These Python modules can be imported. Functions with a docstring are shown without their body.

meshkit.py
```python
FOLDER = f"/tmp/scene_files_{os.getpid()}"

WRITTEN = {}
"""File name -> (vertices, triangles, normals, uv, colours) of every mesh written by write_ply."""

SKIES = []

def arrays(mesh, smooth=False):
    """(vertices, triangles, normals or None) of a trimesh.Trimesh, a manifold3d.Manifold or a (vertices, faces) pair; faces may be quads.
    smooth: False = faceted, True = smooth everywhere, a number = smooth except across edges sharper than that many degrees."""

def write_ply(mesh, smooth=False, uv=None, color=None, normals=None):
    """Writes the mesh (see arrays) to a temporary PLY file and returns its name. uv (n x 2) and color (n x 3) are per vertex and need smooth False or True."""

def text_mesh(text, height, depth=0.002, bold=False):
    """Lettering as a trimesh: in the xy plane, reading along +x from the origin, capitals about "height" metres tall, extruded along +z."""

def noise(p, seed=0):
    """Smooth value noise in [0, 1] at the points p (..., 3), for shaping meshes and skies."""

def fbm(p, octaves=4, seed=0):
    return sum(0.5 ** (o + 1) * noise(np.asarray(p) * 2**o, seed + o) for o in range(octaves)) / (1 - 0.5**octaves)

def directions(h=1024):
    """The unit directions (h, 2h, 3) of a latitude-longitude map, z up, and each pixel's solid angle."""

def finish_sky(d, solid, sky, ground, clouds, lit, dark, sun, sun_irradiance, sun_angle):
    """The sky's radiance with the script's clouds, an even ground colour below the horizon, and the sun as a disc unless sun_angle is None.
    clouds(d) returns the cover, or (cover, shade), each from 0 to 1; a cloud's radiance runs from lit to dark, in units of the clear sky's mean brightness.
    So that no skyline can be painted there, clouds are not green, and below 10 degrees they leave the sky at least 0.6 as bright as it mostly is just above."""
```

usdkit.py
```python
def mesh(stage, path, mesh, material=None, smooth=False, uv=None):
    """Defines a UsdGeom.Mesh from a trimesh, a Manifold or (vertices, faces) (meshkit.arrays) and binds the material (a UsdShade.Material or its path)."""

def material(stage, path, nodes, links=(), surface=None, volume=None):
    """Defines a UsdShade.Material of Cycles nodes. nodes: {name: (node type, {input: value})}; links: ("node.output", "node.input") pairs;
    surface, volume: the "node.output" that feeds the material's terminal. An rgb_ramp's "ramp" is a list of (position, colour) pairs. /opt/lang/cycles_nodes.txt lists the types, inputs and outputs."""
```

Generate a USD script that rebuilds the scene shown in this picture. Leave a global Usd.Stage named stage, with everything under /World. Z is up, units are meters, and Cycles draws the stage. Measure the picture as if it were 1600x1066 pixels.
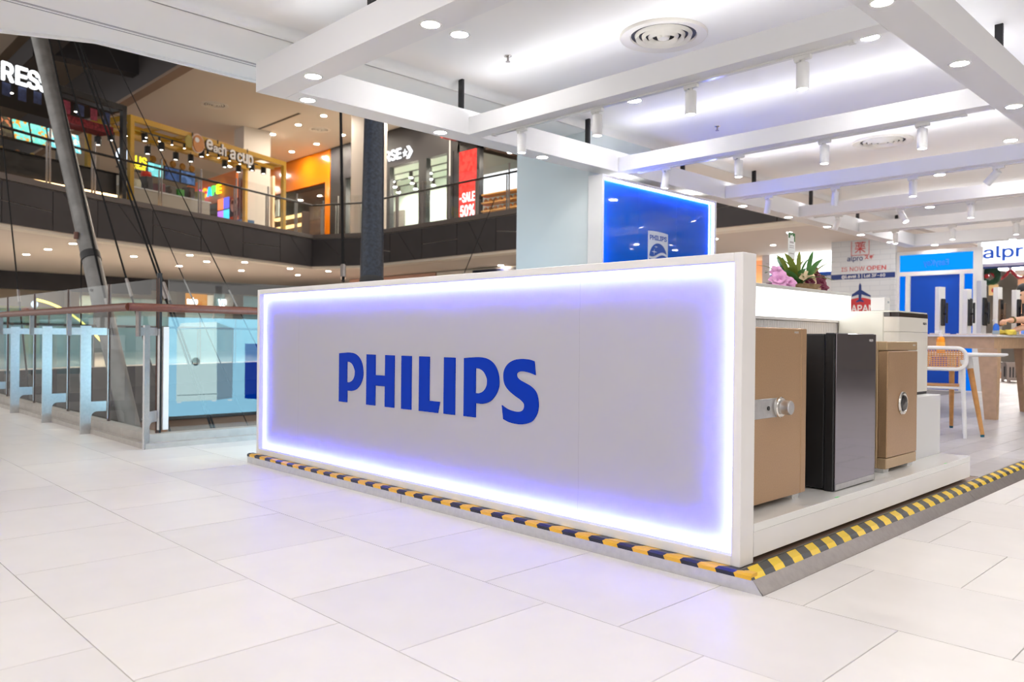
import math, random
import numpy as np
import trimesh, usdkit, meshkit
import manifold3d as m3
from pxr import Usd, UsdGeom, UsdLux, UsdShade, Gf, Sdf, Vt
from shapely.geometry import Polygon, box as sbox, Point
from shapely.ops import unary_union

stage = Usd.Stage.CreateInMemory()
UsdGeom.Xform.Define(stage, '/World')
UsdGeom.Scope.Define(stage, '/World/Looks')
random.seed(7)
RNG = np.random.default_rng(7)

# ------------------------------------------------------------------ camera, ambient light, exposure
YAW, PITCH, ROLL = math.radians(-45.615), math.radians(-.188), math.radians(.58)
CAM = np.array([1.4769, -2.6259, .9])
fwd = np.array([math.sin(YAW) * math.cos(PITCH), math.cos(YAW) * math.cos(PITCH), math.sin(PITCH)])
rgt = np.array([math.cos(YAW), -math.sin(YAW), 0.])
upv = np.cross(rgt, fwd)
r2 = rgt * math.cos(ROLL) + upv * math.sin(ROLL)
u2 = -rgt * math.sin(ROLL) + upv * math.cos(ROLL)
cam = UsdGeom.Camera.Define(stage, '/World/camera')
cam.AddTransformOp().Set(Gf.Matrix4d(*[*r2, 0], *[*u2, 0], *[*(-fwd), 0], *[*CAM, 1]))
cam.CreateHorizontalApertureAttr(36.0)
cam.CreateVerticalApertureAttr(36.0 * 1066 / 1600)
cam.CreateFocalLengthAttr(1234.0 / 1600 * 36)
cam.CreateClippingRangeAttr(Gf.Vec2f(.05, 500))
cam.CreateFStopAttr(3.2)
cam.CreateFocusDistanceAttr(3.7)
cam.CreateExposureAttr(1.3)

dome = UsdLux.DomeLight.Define(stage, '/World/mall_ambient')        # even light of the rest of the mall, beyond what is built
dome.CreateIntensityAttr(0.14)
dome.CreateColorAttr(Gf.Vec3f(1.0, .97, .94))

# light levels of the lamps (each lamp is a glowing surface in its own builder)
L_DOWN, L_TRACK, L_WALK, L_WARM, L_UPPER, L_LED, L_UP, L_POST = 70., 30., 125., 175., 420., 190., 5.8, 3.0

# ------------------------------------------------------------------ helpers
LOOKS = {}

def srgb(r, g, b):
    f = lambda c: (c / 255 / 12.92) if c <= 10.31 else ((c / 255 + .055) / 1.055) ** 2.4
    return (f(r), f(g), f(b))

def mat(name, col, rough=.5, metal=0., ior=1.5, coat=0., noise=0., nscale=8., bump=0., spec=.5):
    """principled material; noise varies the tone a little, bump adds fine relief"""
    if name in LOOKS: return LOOKS[name]
    nodes = {'p': ('principled_bsdf', {'base_color': col, 'roughness': rough, 'metallic': metal, 'ior': ior, 'coat_weight': coat, 'specular_ior_level': spec})}
    links = []
    if noise or bump:
        nodes['tc'] = ('texture_coordinate', {})
        nodes['n'] = ('noise_texture', {'scale': nscale, 'detail': 4.})
        links.append(('tc.object', 'n.vector'))
    if noise:
        c = np.array(col)
        nodes['r'] = ('rgb_ramp', {'ramp': [(.3, tuple(c * (1 - noise))), (.7, tuple(np.minimum(1, c * (1 + noise))))]})
        links += [('n.fac', 'r.fac'), ('r.color', 'p.base_color')]
    if bump:
        nodes['b'] = ('bump', {'strength': bump, 'distance': .002})
        links += [('n.fac', 'b.height'), ('b.normal', 'p.normal')]
    LOOKS[name] = usdkit.material(stage, '/World/Looks/' + name, nodes, links, surface='p.BSDF')
    return LOOKS[name]

def glow(name, col, strength):
    if name in LOOKS: return LOOKS[name]
    LOOKS[name] = usdkit.material(stage, '/World/Looks/' + name, {'e': ('emission', {'color': col, 'strength': float(strength)})}, surface='e.emission')
    return LOOKS[name]

def pane(name, tint=(.93, .97, .97), film=None, cover=0., ior=1.45, gloss=(1., 1., 1.)):
    """clear sheet: lets light through, mirrors at grazing angles; film = a printed translucent film of that colour"""
    if name in LOOKS: return LOOKS[name]
    nodes = {'t': ('transparent_bsdf', {'color': tint}), 'g': ('glossy_bsdf', {'roughness': .02, 'color': gloss}), 'f': ('fresnel', {'IOR': ior}), 'ge': ('geometry', {}), 'fr': ('math', {'math_type': 'subtract', 'value1': 1.}), 'ff': ('math', {'math_type': 'multiply'}), 'm': ('mix_closure', {})}
    links = [('ge.backfacing', 'fr.value2'), ('f.fac', 'ff.value1'), ('fr.value', 'ff.value2'), ('ff.value', 'm.fac'), ('t.BSDF', 'm.closure1'), ('g.BSDF', 'm.closure2')]
    out = 'm.closure'
    if film:
        nodes['d'] = ('diffuse_bsdf', {'color': film}); nodes['l'] = ('translucent_bsdf', {'color': film})
        nodes['dl'] = ('mix_closure', {'fac': .5}); nodes['m2'] = ('mix_closure', {'fac': cover})
        links += [('d.BSDF', 'dl.closure1'), ('l.BSDF', 'dl.closure2'), ('m.closure', 'm2.closure1'), ('dl.closure', 'm2.closure2')]
        out = 'm2.closure'
    LOOKS[name] = usdkit.material(stage, '/World/Looks/' + name, nodes, links, surface=out)
    return LOOKS[name]

USED = {}
def free(parent, name):
    k = (parent, name); n = USED.get(k, 0); USED[k] = n + 1
    return f'{parent}/{name}' + (f'_{n:03d}' if n else '')

def tag(path, label=None, cat=None, group=None, kind=None):
    p = stage.GetPrimAtPath(path)
    for k, v in (('label', label), ('category', cat), ('group', group), ('kind', kind)):
        if v: p.SetCustomDataByKey(k, v)
    return path

def thing(name, label, cat, loc=(0, 0, 0), rotz=0., group=None, kind=None):
    path = free('/World', name)
    x = UsdGeom.Xform.Define(stage, path)
    x.AddTranslateOp().Set(Gf.Vec3d(*map(float, loc)))
    x.AddRotateZOp().Set(float(math.degrees(rotz)))
    return tag(path, label, cat, group, kind)

def part(parent, name, mesh, m, label=None, smooth=False, kind=None):
    path = free(parent, name)
    usdkit.mesh(stage, path, mesh, m, smooth=smooth)
    return tag(path, label=label, kind=kind)

def obj(name, mesh, m, label, cat, group=None, kind=None, smooth=False):
    path = free('/World', name)
    usdkit.mesh(stage, path, mesh, m, smooth=smooth)
    return tag(path, label, cat, group, kind)

def dup(src, loc, rotz=0., label=None, group=None):
    base = src.rsplit('/', 1)[1]
    if base[-4:-3] == '_' and base[-3:].isdigit(): base = base[:-4]
    path = free('/World', base)
    x = UsdGeom.Xform.Define(stage, path)
    x.GetPrim().GetReferences().AddInternalReference(src)
    xf = UsdGeom.XformCommonAPI(x.GetPrim())
    x.ClearXformOpOrder()
    x.AddTranslateOp().Set(Gf.Vec3d(*map(float, loc))); x.AddRotateZOp().Set(float(math.degrees(rotz)))
    x.GetPrim().SetInstanceable(True)
    was = stage.GetPrimAtPath(src).GetCustomData()
    return tag(path, label or was.get('label'), was.get('category'), group or was.get('group'), was.get('kind'))

# shapes
def bx(x0, x1, y0, y1, z0, z1, bev=0.):
    lo, hi = np.minimum([x0, y0, z0], [x1, y1, z1]), np.maximum([x0, y0, z0], [x1, y1, z1])
    if bev <= 0:
        m = trimesh.creation.box(hi - lo); m.apply_translation((lo + hi) / 2); return m
    pts = []
    for k in range(3):
        a, b = lo.copy() + bev, hi.copy() - bev
        a[k], b[k] = lo[k], hi[k]
        pts += [(x, y, z) for x in (a[0], b[0]) for y in (a[1], b[1]) for z in (a[2], b[2])]
    return trimesh.Trimesh(pts).convex_hull

def cat(*ms):
    out = []
    for m in ms: out += list(m) if isinstance(m, (list, tuple)) else [m]
    return trimesh.util.concatenate(out)

def frame(d):
    d = np.asarray(d, float); d = d / np.linalg.norm(d)
    a = np.cross(d, [0, 0, 1.] if abs(d[2]) < .95 else [1., 0, 0]); a /= np.linalg.norm(a)
    return a, np.cross(d, a), d

def tube(points, radii, n=12, cap=True):
    p = np.asarray(points, float); radii = np.broadcast_to(radii, (len(p),))
    t = np.gradient(p, axis=0); a, _, _ = frame(t[0]); rings = []
    for k in range(len(p)):
        d = t[k] / np.linalg.norm(t[k]); a = a - d * (a @ d); a /= np.linalg.norm(a); b = np.cross(d, a)
        th = np.arange(n) * 2 * np.pi / n
        rings.append(p[k] + radii[k] * (np.cos(th)[:, None] * a + np.sin(th)[:, None] * b))
    v = np.vstack(rings); f = []
    for k in range(len(p) - 1):
        for i in range(n):
            j = (i + 1) % n
            f += [(k * n + i, k * n + j, (k + 1) * n + j), (k * n + i, (k + 1) * n + j, (k + 1) * n + i)]
    if cap:
        v = np.vstack([v, p[0], p[-1]]); c0, c1 = len(v) - 2, len(v) - 1; o = (len(p) - 1) * n
        f += [(c0, (i + 1) % n, i) for i in range(n)] + [(c1, o + i, o + (i + 1) % n) for i in range(n)]
    return trimesh.Trimesh(v, f, process=False)

def rod(p0, p1, r0, r1=None, n=16):
    return tube([p0, p1], [r0, r0 if r1 is None else r1], n)

def lathe(profile, n=32):
    """profile of (radius, z), closed on the axis where radius is 0"""
    return trimesh.creation.revolve(np.array(profile, float), sections=n)

def prism(poly, z0, z1):
    poly = Polygon(poly) if not hasattr(poly, 'geom_type') else poly
    gs = getattr(poly, 'geoms', [poly])
    m = cat([trimesh.creation.extrude_polygon(g, z1 - z0, engine='earcut') for g in gs]); m.apply_translation([0, 0, z0]); return m

def face_plate(poly, o, xdir, depth, up=(0, 0, 1)):
    """a flat outline in (x along xdir, y up), thickened by depth towards the viewer of the plane (xdir cross up)"""
    m = prism(poly, 0, depth)
    X = np.asarray(xdir, float); X = X / np.linalg.norm(X); U = np.asarray(up, float); N = np.cross(X, U)
    v = np.array(m.vertices); m.vertices = np.asarray(o, float) + v[:, :1] * X + v[:, 1:2] * U + v[:, 2:] * N
    return m

def words(text, h, o, xdir, depth=.004, bold=False, width=None, mirror=False):
    m = meshkit.text_mesh(text, h, depth, bold)
    v = np.array(m.vertices); v[:, 0] -= v[:, 0].min(); w = v[:, 0].max()
    if width: v[:, 0] *= width / w; w = width
    f = np.array(m.faces)
    if mirror: v[:, 0] = w - v[:, 0]; f = f[:, ::-1]
    X = np.asarray(xdir, float); X = X / np.linalg.norm(X); U = np.array([0, 0, 1.]); N = np.cross(X, U)
    return trimesh.Trimesh(np.asarray(o, float) + v[:, :1] * X + v[:, 1:2] * U + v[:, 2:] * N, f, process=False)

def move(m, d, rotz=0.):
    m = m.copy()
    if rotz: m.apply_transform(trimesh.transformations.rotation_matrix(rotz, [0, 0, 1]))
    m.apply_translation(d); return m

def arc(cx, cy, r, a0, a1, n=16):
    return [(cx + r * math.cos(t), cy + r * math.sin(t)) for t in np.linspace(a0, a1, n)]

ORD = ['first', 'second', 'third', 'fourth', 'fifth', 'sixth', 'seventh', 'eighth', 'ninth', 'tenth', 'eleventh', 'twelfth', 'thirteenth', 'fourteenth']
def seen_x(p):
    d = np.asarray(p, float) - CAM; return float(d @ r2) / float(d @ fwd)
PI = math.pi

# ------------------------------------------------------------------ materials
white = mat('white_paint', (.80, .80, .80), .5)
white_lam = mat('white_laminate', (.82, .80, .79), .32, noise=.02, nscale=3)
white_gloss = mat('white_gloss', (.84, .84, .82), .15)
ceil_m = mat('ceiling_paint', (.86, .855, .84), .8, noise=.012, nscale=1.2)
beam_m = mat('beam_paint', (.80, .80, .81), .55)
black = mat('black_metal', (.012, .012, .014), .45)
black_gl = mat('black_gloss', (.01, .01, .012), .12)
dark = mat('dark_grey', (.035, .034, .037), .55)
steel = mat('brushed_steel', (.62, .62, .63), .3, metal=1., noise=.06, nscale=40)
steel_d = mat('dull_steel', (.33, .30, .29), .36, metal=1., noise=.08, nscale=30)
chrome = mat('polished_steel', (.75, .73, .70), .14, metal=1.)
red = mat('red_paint', (.55, .03, .03), .4)
blue_let = mat('letter_blue', (.0, .036, .43), .5, spec=.1)
oak = mat('oak_laminate', (.56, .37, .22), .5, noise=.10, nscale=14)
wood_leg = mat('beech_leg', (.62, .30, .09), .45, noise=.12, nscale=20)
clear = pane('clear_glass')
yellow_m = mat('yellow_steel', (.60, .34, .02), .4)
stone = mat('pale_stone', (.48, .45, .42), .6, noise=.08, nscale=10)
spot_glow = glow('downlight_glow', (1., .97, .94), L_DOWN)
track_glow = glow('spotlight_glow', (1., .97, .93), L_TRACK)
walk_glow = glow('walkway_glow', (1., .97, .945), L_WALK)
warm_glow = glow('warm_downlight_glow', (1., .83, .66), L_WARM)
upper_glow = glow('upper_downlight_glow', (1., .90, .76), L_UPPER)
lamp_glow = glow('lamp_glow', (1., .9, .76), 7.)
led = glow('blue_white_led', (.075, .095, 1.), L_LED)

# ================================================================== THE SETTING
VOID = Polygon([(-5.13, -.15), (-5.13, 13.78), (-23.24, 13.78), (-25.2, 12.86), (-21.94, 4.34), (-20.57, 1.81), (-19.3, -.15)])
tile_cols = [mat(f'porcelain_{k}', srgb(*c), .34, noise=.02, nscale=5, spec=.4) for k, c in enumerate([(236, 232, 229), (234, 230, 227), (238, 234, 230), (231, 227, 225)])]
grout = mat('grout', (.25, .23, .22), .8)
floor_far = usdkit.material(stage, '/World/Looks/porcelain_far', {
    'g': ('geometry', {}), 'm': ('mapping', {'location': (.36, .036, 0.)}),
    'b': ('brick_texture', {'color1': srgb(236, 232, 229), 'color2': srgb(233, 229, 226), 'mortar': (.2, .19, .18), 'scale': 1., 'brick_width': .618, 'row_height': .618, 'mortar_size': .003, 'offset': .5}),
    'p': ('principled_bsdf', {'roughness': .34, 'specular_ior_level': .4})},
    [('g.position', 'm.vector'), ('m.vector', 'b.vector'), ('b.color', 'p.base_color')], surface='p.BSDF')

TP, tiles = .618, []
KIOSK = sbox(-3.82, -.03, .12, 12.5)
for j in range(-6, 16):
    y0 = -.036 + TP * j
    for i in range(-30, 14):
        x0 = (-.36 if j % 2 == 0 else -.051) + TP * i
        c = np.array([x0 + TP / 2, y0 + TP / 2, 0]) - CAM
        d, l = c @ fwd, c @ r2
        if not (1.7 < d < 9.3 and abs(l) < .68 * d + .55 and c @ u2 > -.47 * d - .5): continue
        r = sbox(x0, y0, x0 + TP, y0 + TP)
        if r.difference(KIOSK).area < .02 or r.intersection(VOID).area > .35: continue
        tiles.append(r)
TR = unary_union(tiles).buffer(1e-4)
fl = thing('floor', 'pale porcelain tile floor of the mall walkway', 'floor', kind='structure')
part(fl, 'slab', prism(Polygon([(-60, -14), (22, -14), (22, 45), (-60, 45)]).difference(VOID), -.6, -.006), grout)
part(fl, 'far_paving', prism(Polygon([(-60, -14), (22, -14), (22, 45), (-60, 45)]).difference(VOID).difference(TR), -.0059, 0.), floor_far)
for r in tiles:
    q = r.intersection(sbox(-100, -100, 100, 100)).difference(VOID)
    if q.is_empty: continue
    a, b, c, d = q.bounds
    g = .0016
    part(fl, 'tile', bx(a + g, c - g, b + g, d - g, -.0059, random.uniform(-.0003, .0003)), random.choice(tile_cols))

# dark fascia of the floor edge round the opening, and the level below
fas = mat('fascia_dark', srgb(58, 56, 60), .6, noise=.10, nscale=1.5)
ceil_warm = mat('far_ceiling', (.60, .54, .49), .8)
low = mat('lower_floor', srgb(120, 84, 62), .5, noise=.15, nscale=.6)
obj('floor_lower_level', prism(Polygon([(-60, -14), (10, -14), (10, 45), (-60, 45)]), -5.3, -5.0), low, 'brown floor of the level below, seen through the railing glass', 'floor', kind='structure')
ring = VOID.buffer(.02, join_style=2).difference(VOID)
obj('trim_lower_edge', prism(ring, -1.1, -.006), fas, 'dark edge band round the opening at walkway level', 'floor edge', kind='structure')

wl_ = thing('wall_lower_level', 'dim brown walls of the level below', 'wall', kind='structure')
lwm = mat('lower_wall', srgb(112, 96, 84), .7)
part(wl_, 'wall_face', bx(-44, -4, 22, 22.2, -5, -.62), lwm); part(wl_, 'wall_face', bx(-40.2, -40, -6, 22, -5, -.62), lwm); part(wl_, 'wall_face', bx(-40, -3, -6.2, -6, -5, -.62), lwm); part(wl_, 'wall_face', bx(-3, -2.8, -6, 22, -5, -.62), lwm)

# upper floor across the opening: slab, its dark cladding panels, its ceiling
EDGE = [(-5.1, 13.78), (-23.24, 13.78), (-25.2, 12.86), (-21.94, 4.34), (-20.57, 1.81), (-19.3, -.15), (-17.2, -3.2)]
UP = Polygon(EDGE + [(-60, -3.2), (-60, 45), (-5.1, 45)])
up = thing('floor_upper_level', 'upper gallery floor across the opening with dark panelled edge', 'gallery floor', kind='structure')
part(up, 'slab', prism(UP, 3.53, 4.68), ceil_warm)
part(up, 'floor_finish', prism(UP, 4.68, 4.71), mat('upper_floor', srgb(150, 135, 120), .35))
lip = mat('edge_lip', srgb(96, 90, 88), .45)
def along(p, q, out0, out1, z0, z1):
    """a box along the edge p-q, from out0 to out1 on the opening's side"""
    p, q = np.array(p, float), np.array(q, float); d = (q - p) / np.linalg.norm(q - p); n = np.array([d[1], -d[0]])
    if n @ (np.array([-13., 6.]) - p) < 0: n = -n
    return prism([tuple(p + n * out0), tuple(q + n * out0), tuple(q + n * out1), tuple(p + n * out1)], z0, z1)
for p, q in zip(EDGE[:-1], EDGE[1:]):
    part(up, 'edge_lip', along(p, q, -.1, .10, 4.58, 4.73), lip)
    p, q = np.array(p), np.array(q); L = np.linalg.norm(q - p); k = max(1, round(L / 1.9))
    X = (q - p) / L; n = np.array([X[1], -X[0]]); s = 1.
    if n @ (np.array([-13., 6.]) - p) < 0: n = -n
    g, H = .012, 1.04
    for i in range(k):
        a, b = i * L / k, (i + 1) * L / k
        t0, t1 = a + (b - a) * random.uniform(.1, .4), a + (b - a) * random.uniform(.6, .9)
        hh = H * random.uniform(.35, .65)
        if i % 2:
            quads = [[(a + g, g), (b - g, g), (b - g, hh - g), (a + g, H - hh - g)], [(a + g, H - hh + g), (b - g, hh + g), (b - g, H - g), (a + g, H - g)]]
        else:
            quads = [[(a + g, g), (t0 - g, g), (t1 - g, H - g), (a + g, H - g)], [(t0 + g, g), (b - g, g), (b - g, H - g), (t1 + g, H - g)]]
        for quad in quads:
            X3 = np.array([X[0], X[1], 0]); N3 = np.array([n[0], n[1], 0])
            if np.cross(X3, [0, 0, 1.]) @ N3 > 0:
                m = face_plate(quad, [p[0], p[1], 3.53], X3, .05)
            else:
                m = face_plate([(L - x, y) for x, y in quad], [q[0], q[1], 3.53], -X3, .05)
            part(up, 'cladding_panel', m, fas)
for p, q in zip(EDGE[1:-1], EDGE[2:]):
    pass
part(up, 'soffit_rim', cat([along(p, q, -.45, -.02, 3.46, 3.53) for p, q in zip(EDGE[:-1], EDGE[1:])]), mat('soffit_rim', (.74, .70, .62), .7))

# far bulkhead under the upper floor and walls behind the shops across the opening
Z0 = 9.66
CE = Polygon([(-60, 7.92), (-8, 7.92), (-8, 45), (-60, 45)])
obj('ceiling_upper_level', prism(CE, Z0, Z0 + .2), mat('upper_ceiling', srgb(214, 206, 196), .8), 'beige ceiling above the upper gallery', 'ceiling', kind='structure')
bd = thing('trim_ceiling_opening', 'dark bulkhead and beams round the ceiling opening above the gallery', 'bulkhead', kind='structure')
dk = mat('bulkhead_grey', srgb(86, 82, 84), .7)
part(bd, 'bulkhead', bx(-60, -8, 7.6, 7.92, Z0 + .02, Z0 + 2.2), dk)
part(bd, 'edge_strip', bx(-60, -8, 7.55, 7.93, Z0 - .06, Z0 + .05), mat('edge_beige', srgb(150, 128, 112), .7))
part(bd, 'cross_beam', bx(-60, -8, 4.4, 4.9, Z0 + .6, Z0 + 1.3), mat('beam_charcoal', srgb(52, 50, 54), .6))
part(bd, 'cross_beam', bx(-28.9, -28.3, 4.4, 7.6, Z0 + .6, Z0 + 1.3), mat('beam_charcoal', srgb(52, 50, 54), .6))
obj('ceiling_top_level', bx(-60, -8, -4, 7.92, Z0 + 2.2, Z0 + 2.4), mat('top_ceiling', srgb(150, 140, 130), .8), 'greyish ceiling high above the opening', 'ceiling', kind='structure')
part(bd, 'light_panel', bx(-40, -26.2, 1.5, 4.2, Z0 + 1.5, Z0 + 1.6), mat('panel_beige', srgb(190, 175, 160), .8))
part(bd, 'ceiling_slot', bx(-30.4, -26.6, 13.0, 13.12, Z0 - .012, Z0), black)

obj('wall_far', bx(-46, 22, 30, 30.3, -.0, 14), mat('far_wall', (.62, .56, .48), .7), 'cream wall far behind the shops', 'wall', kind='structure')
obj('wall_far_left', bx(-60, -59.7, -3, 30, -.0, 14), mat('far_wall', (.62, .56, .48), .7), 'cream wall far across the opening on the left', 'wall', kind='structure')

# our own mall ceiling with a raised field over the stand
OUT = Polygon([(-4.79, 13.2), (-4.79, -.775), (-7.0, -5.24), (-9, -14), (22, -14), (22, 13.2)])
FIELD = sbox(-3.80, -30, 22, 30)
cl = thing('ceiling', 'white mall ceiling with a raised field and a stepped edge by the opening', 'ceiling', kind='structure')
part(cl, 'edge_soffit', prism(OUT.difference(FIELD), 3.05, 3.3), ceil_m)
part(cl, 'raised_field', prism(OUT.intersection(FIELD), 3.12, 3.45), ceil_m)
cove = [(-3.81, 3.05)] + [(-3.80 + .10 * (1 - math.cos(t)), 3.12 - .07 * (1 - math.sin(t))) for t in np.linspace(0, PI / 2, 7)] + [(-3.6, 3.125), (-3.81, 3.125)]
cm = prism([(x, z) for x, z in cove], 0, 40)
v = np.array(cm.vertices); cm.vertices = np.stack([v[:, 0], 13.2 - v[:, 2] * .65, v[:, 1]], 1)
part(cl, 'cove', cm, ceil_m, smooth=40)
part(cl, 'edge_groove', cat(bx(-4.435, -4.415, -2.4, 13, 3.045, 3.052), bx(-4.48, -4.472, -2.4, 13, 3.046, 3.052)), mat('groove_grey', (.45, .44, .46), .7))
obj('trim_ceiling_edge', prism(OUT.buffer(.03, join_style=2).difference(OUT).intersection(sbox(-20, -13, -4, 29)), 3.03, 4.7), ceil_m, 'white edge of the mall ceiling along the opening', 'ceiling edge', kind='structure')

obj('ceiling_back', bx(-5.1, 22, 13.2, 30, 3.6, 3.8), ceil_m, 'white ceiling of the mall beyond the back of the stand', 'ceiling', kind='structure')

# white column that the blue light box hangs on, at the edge of the opening
col_m = mat('column_paint', srgb(214, 224, 226), .6, noise=.02, nscale=2)
obj('column', bx(-4.86, -3.80, 3.62, 4.7, 0, 3.2, .01), col_m, 'square white column carrying the blue light box', 'column', kind='structure')

# raised floor of the stand: grey plank vinyl, dark strip behind the kerb
kf = thing('floor_stand', 'raised grey plank floor of the brand stand', 'floor', kind='structure')
part(kf, 'base', bx(-3.8, .02, .02, 12.4, 0, .0605), grout)
pl = [mat(f'plank_{k}', srgb(*c), .4, noise=.06, nscale=9) for k, c in enumerate([(180, 175, 171), (172, 167, 164), (187, 183, 179), (176, 172, 170)])]
part(kf, 'edge_strip', bx(-.10, .004, .1, 2.9, .0605, .0645), mat('dark_floor_strip', srgb(140, 116, 98), .5))
for i in range(15):
    x1 = .004 - i * .18
    n = 0; y = 2.75 + (i * .47) % 1.1 - 1.1
    while y < 12.3:
        y0, y1 = max(y, 2.91 if x1 > -.11 else 2.45), min(y + 1.15, 12.38)
        if y1 - y0 > .05: part(kf, 'plank', bx(x1 - .178, x1, y0 + .001, y1 - .001, .0605, .0655), random.choice(pl))
        y += 1.152

# ================================================================== THE STAND: kerb, light box sign, canopy
def hazard(name, axis, c1, c2, off):
    """black and yellow barricade tape: slanted stripes printed along the run"""
    return usdkit.material(stage, '/World/Looks/' + name, {
        'g': ('geometry', {}), 's': ('separate_xyz', {}),
        'k': ('math', {'math_type': 'multiply', 'value2': off}), 'k2': ('math', {'math_type': 'multiply', 'value2': .55}),
        'a': ('math', {'math_type': 'add'}), 'a2': ('math', {'math_type': 'add'}), 'd': ('math', {'math_type': 'divide', 'value2': .152}), 'fr': ('math', {'math_type': 'fraction'}),
        'r': ('rgb_ramp', {'ramp': [(0, c1), (.5, c2)], 'interpolate': False}), 'p': ('principled_bsdf', {'roughness': .3})},
        [('g.position', 's.vector'), ('s.' + ('y' if axis == 'x' else 'x'), 'k.value1'), ('s.z', 'k2.value1'), ('s.' + axis, 'a.value1'), ('k.value', 'a.value2'), ('a.value', 'a2.value1'), ('k2.value', 'a2.value2'),
         ('a2.value', 'd.value1'), ('d.value', 'fr.value1'), ('fr.value', 'r.fac'), ('r.color', 'p.base_color')], surface='p.BSDF')
tape_x = hazard('hazard_tape_front', 'x', (.012, .014, .03), (.85, .47, .03), -.9)
tape_y = hazard('hazard_tape_side', 'y', (.018, .018, .018), (.86, .58, .0), 1.0)
kb = thing('kerb', 'low steel kerb round the stand with black and yellow hazard tape', 'kerb', (.0, .0, 0))
for a, b in ((-3.83, -2.012), (-2.009, .116)):                     # front run: near-upright steel face, two lengths
    hp_ = [(a, -.046, 0), (a, -.003, 0), (a, -.0455, .047), (a, -.003, .047)] + ([(b, -.046, 0), (b, -.003, 0), (b, -.0455, .047), (b, -.003, .047)] if b < 0 else [(.1155, -.0465, 0), (.07, -.003, 0), (.0745, -.045, .0485), (.05, -.003, .0485)])
    part(kb, 'steel_plate', trimesh.Trimesh(hp_).convex_hull, steel)
for a, b in ((.0, 2.42), (2.423, 5.2), (5.203, 8.4), (8.403, 12.4)):  # side run: sloping steel ramp
    y0 = -.045 if a == 0 else a
    m = prism([(.004, 0), (.116, 0), (.116, .003), (.074, .049), (.004, .049)], 0, b - y0)
    v = np.array(m.vertices); yy = y0 + v[:, 2]
    if a == 0: yy = np.where(v[:, 2] < 1e-6, np.where(v[:, 0] > .07, -.0445, -.002), yy)
    m.vertices = np.stack([v[:, 0], yy, v[:, 1]], 1); m.invert()
    part(kb, 'steel_ramp', m, steel_d)
tp = prism([(-.0475, .046), (-.0475, .060), (-.034, .067), (-.001, .067), (-.001, .046)], -3.832, .070)
v = np.array(tp.vertices); tp.vertices = np.stack([v[:, 2], v[:, 0], v[:, 1]], 1)
part(kb, 'hazard_tape', tp, tape_x)
tp = prism([(.0765, .0475), (.062, .062), (.018, .0685), (.018, .055), (.06, .048)], -.036, 12.4)
v = np.array(tp.vertices); tp.vertices = np.stack([v[:, 0], np.where(v[:, 2] < 0, -.0465 + .55 * (.0765 - v[:, 0]), v[:, 2]), v[:, 1]], 1); tp.invert()
part(kb, 'hazard_tape', tp, tape_y)
part(kb, 'inner_edge', bx(.006, .016, .1, 12.4, .055, .0695), steel)

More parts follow.
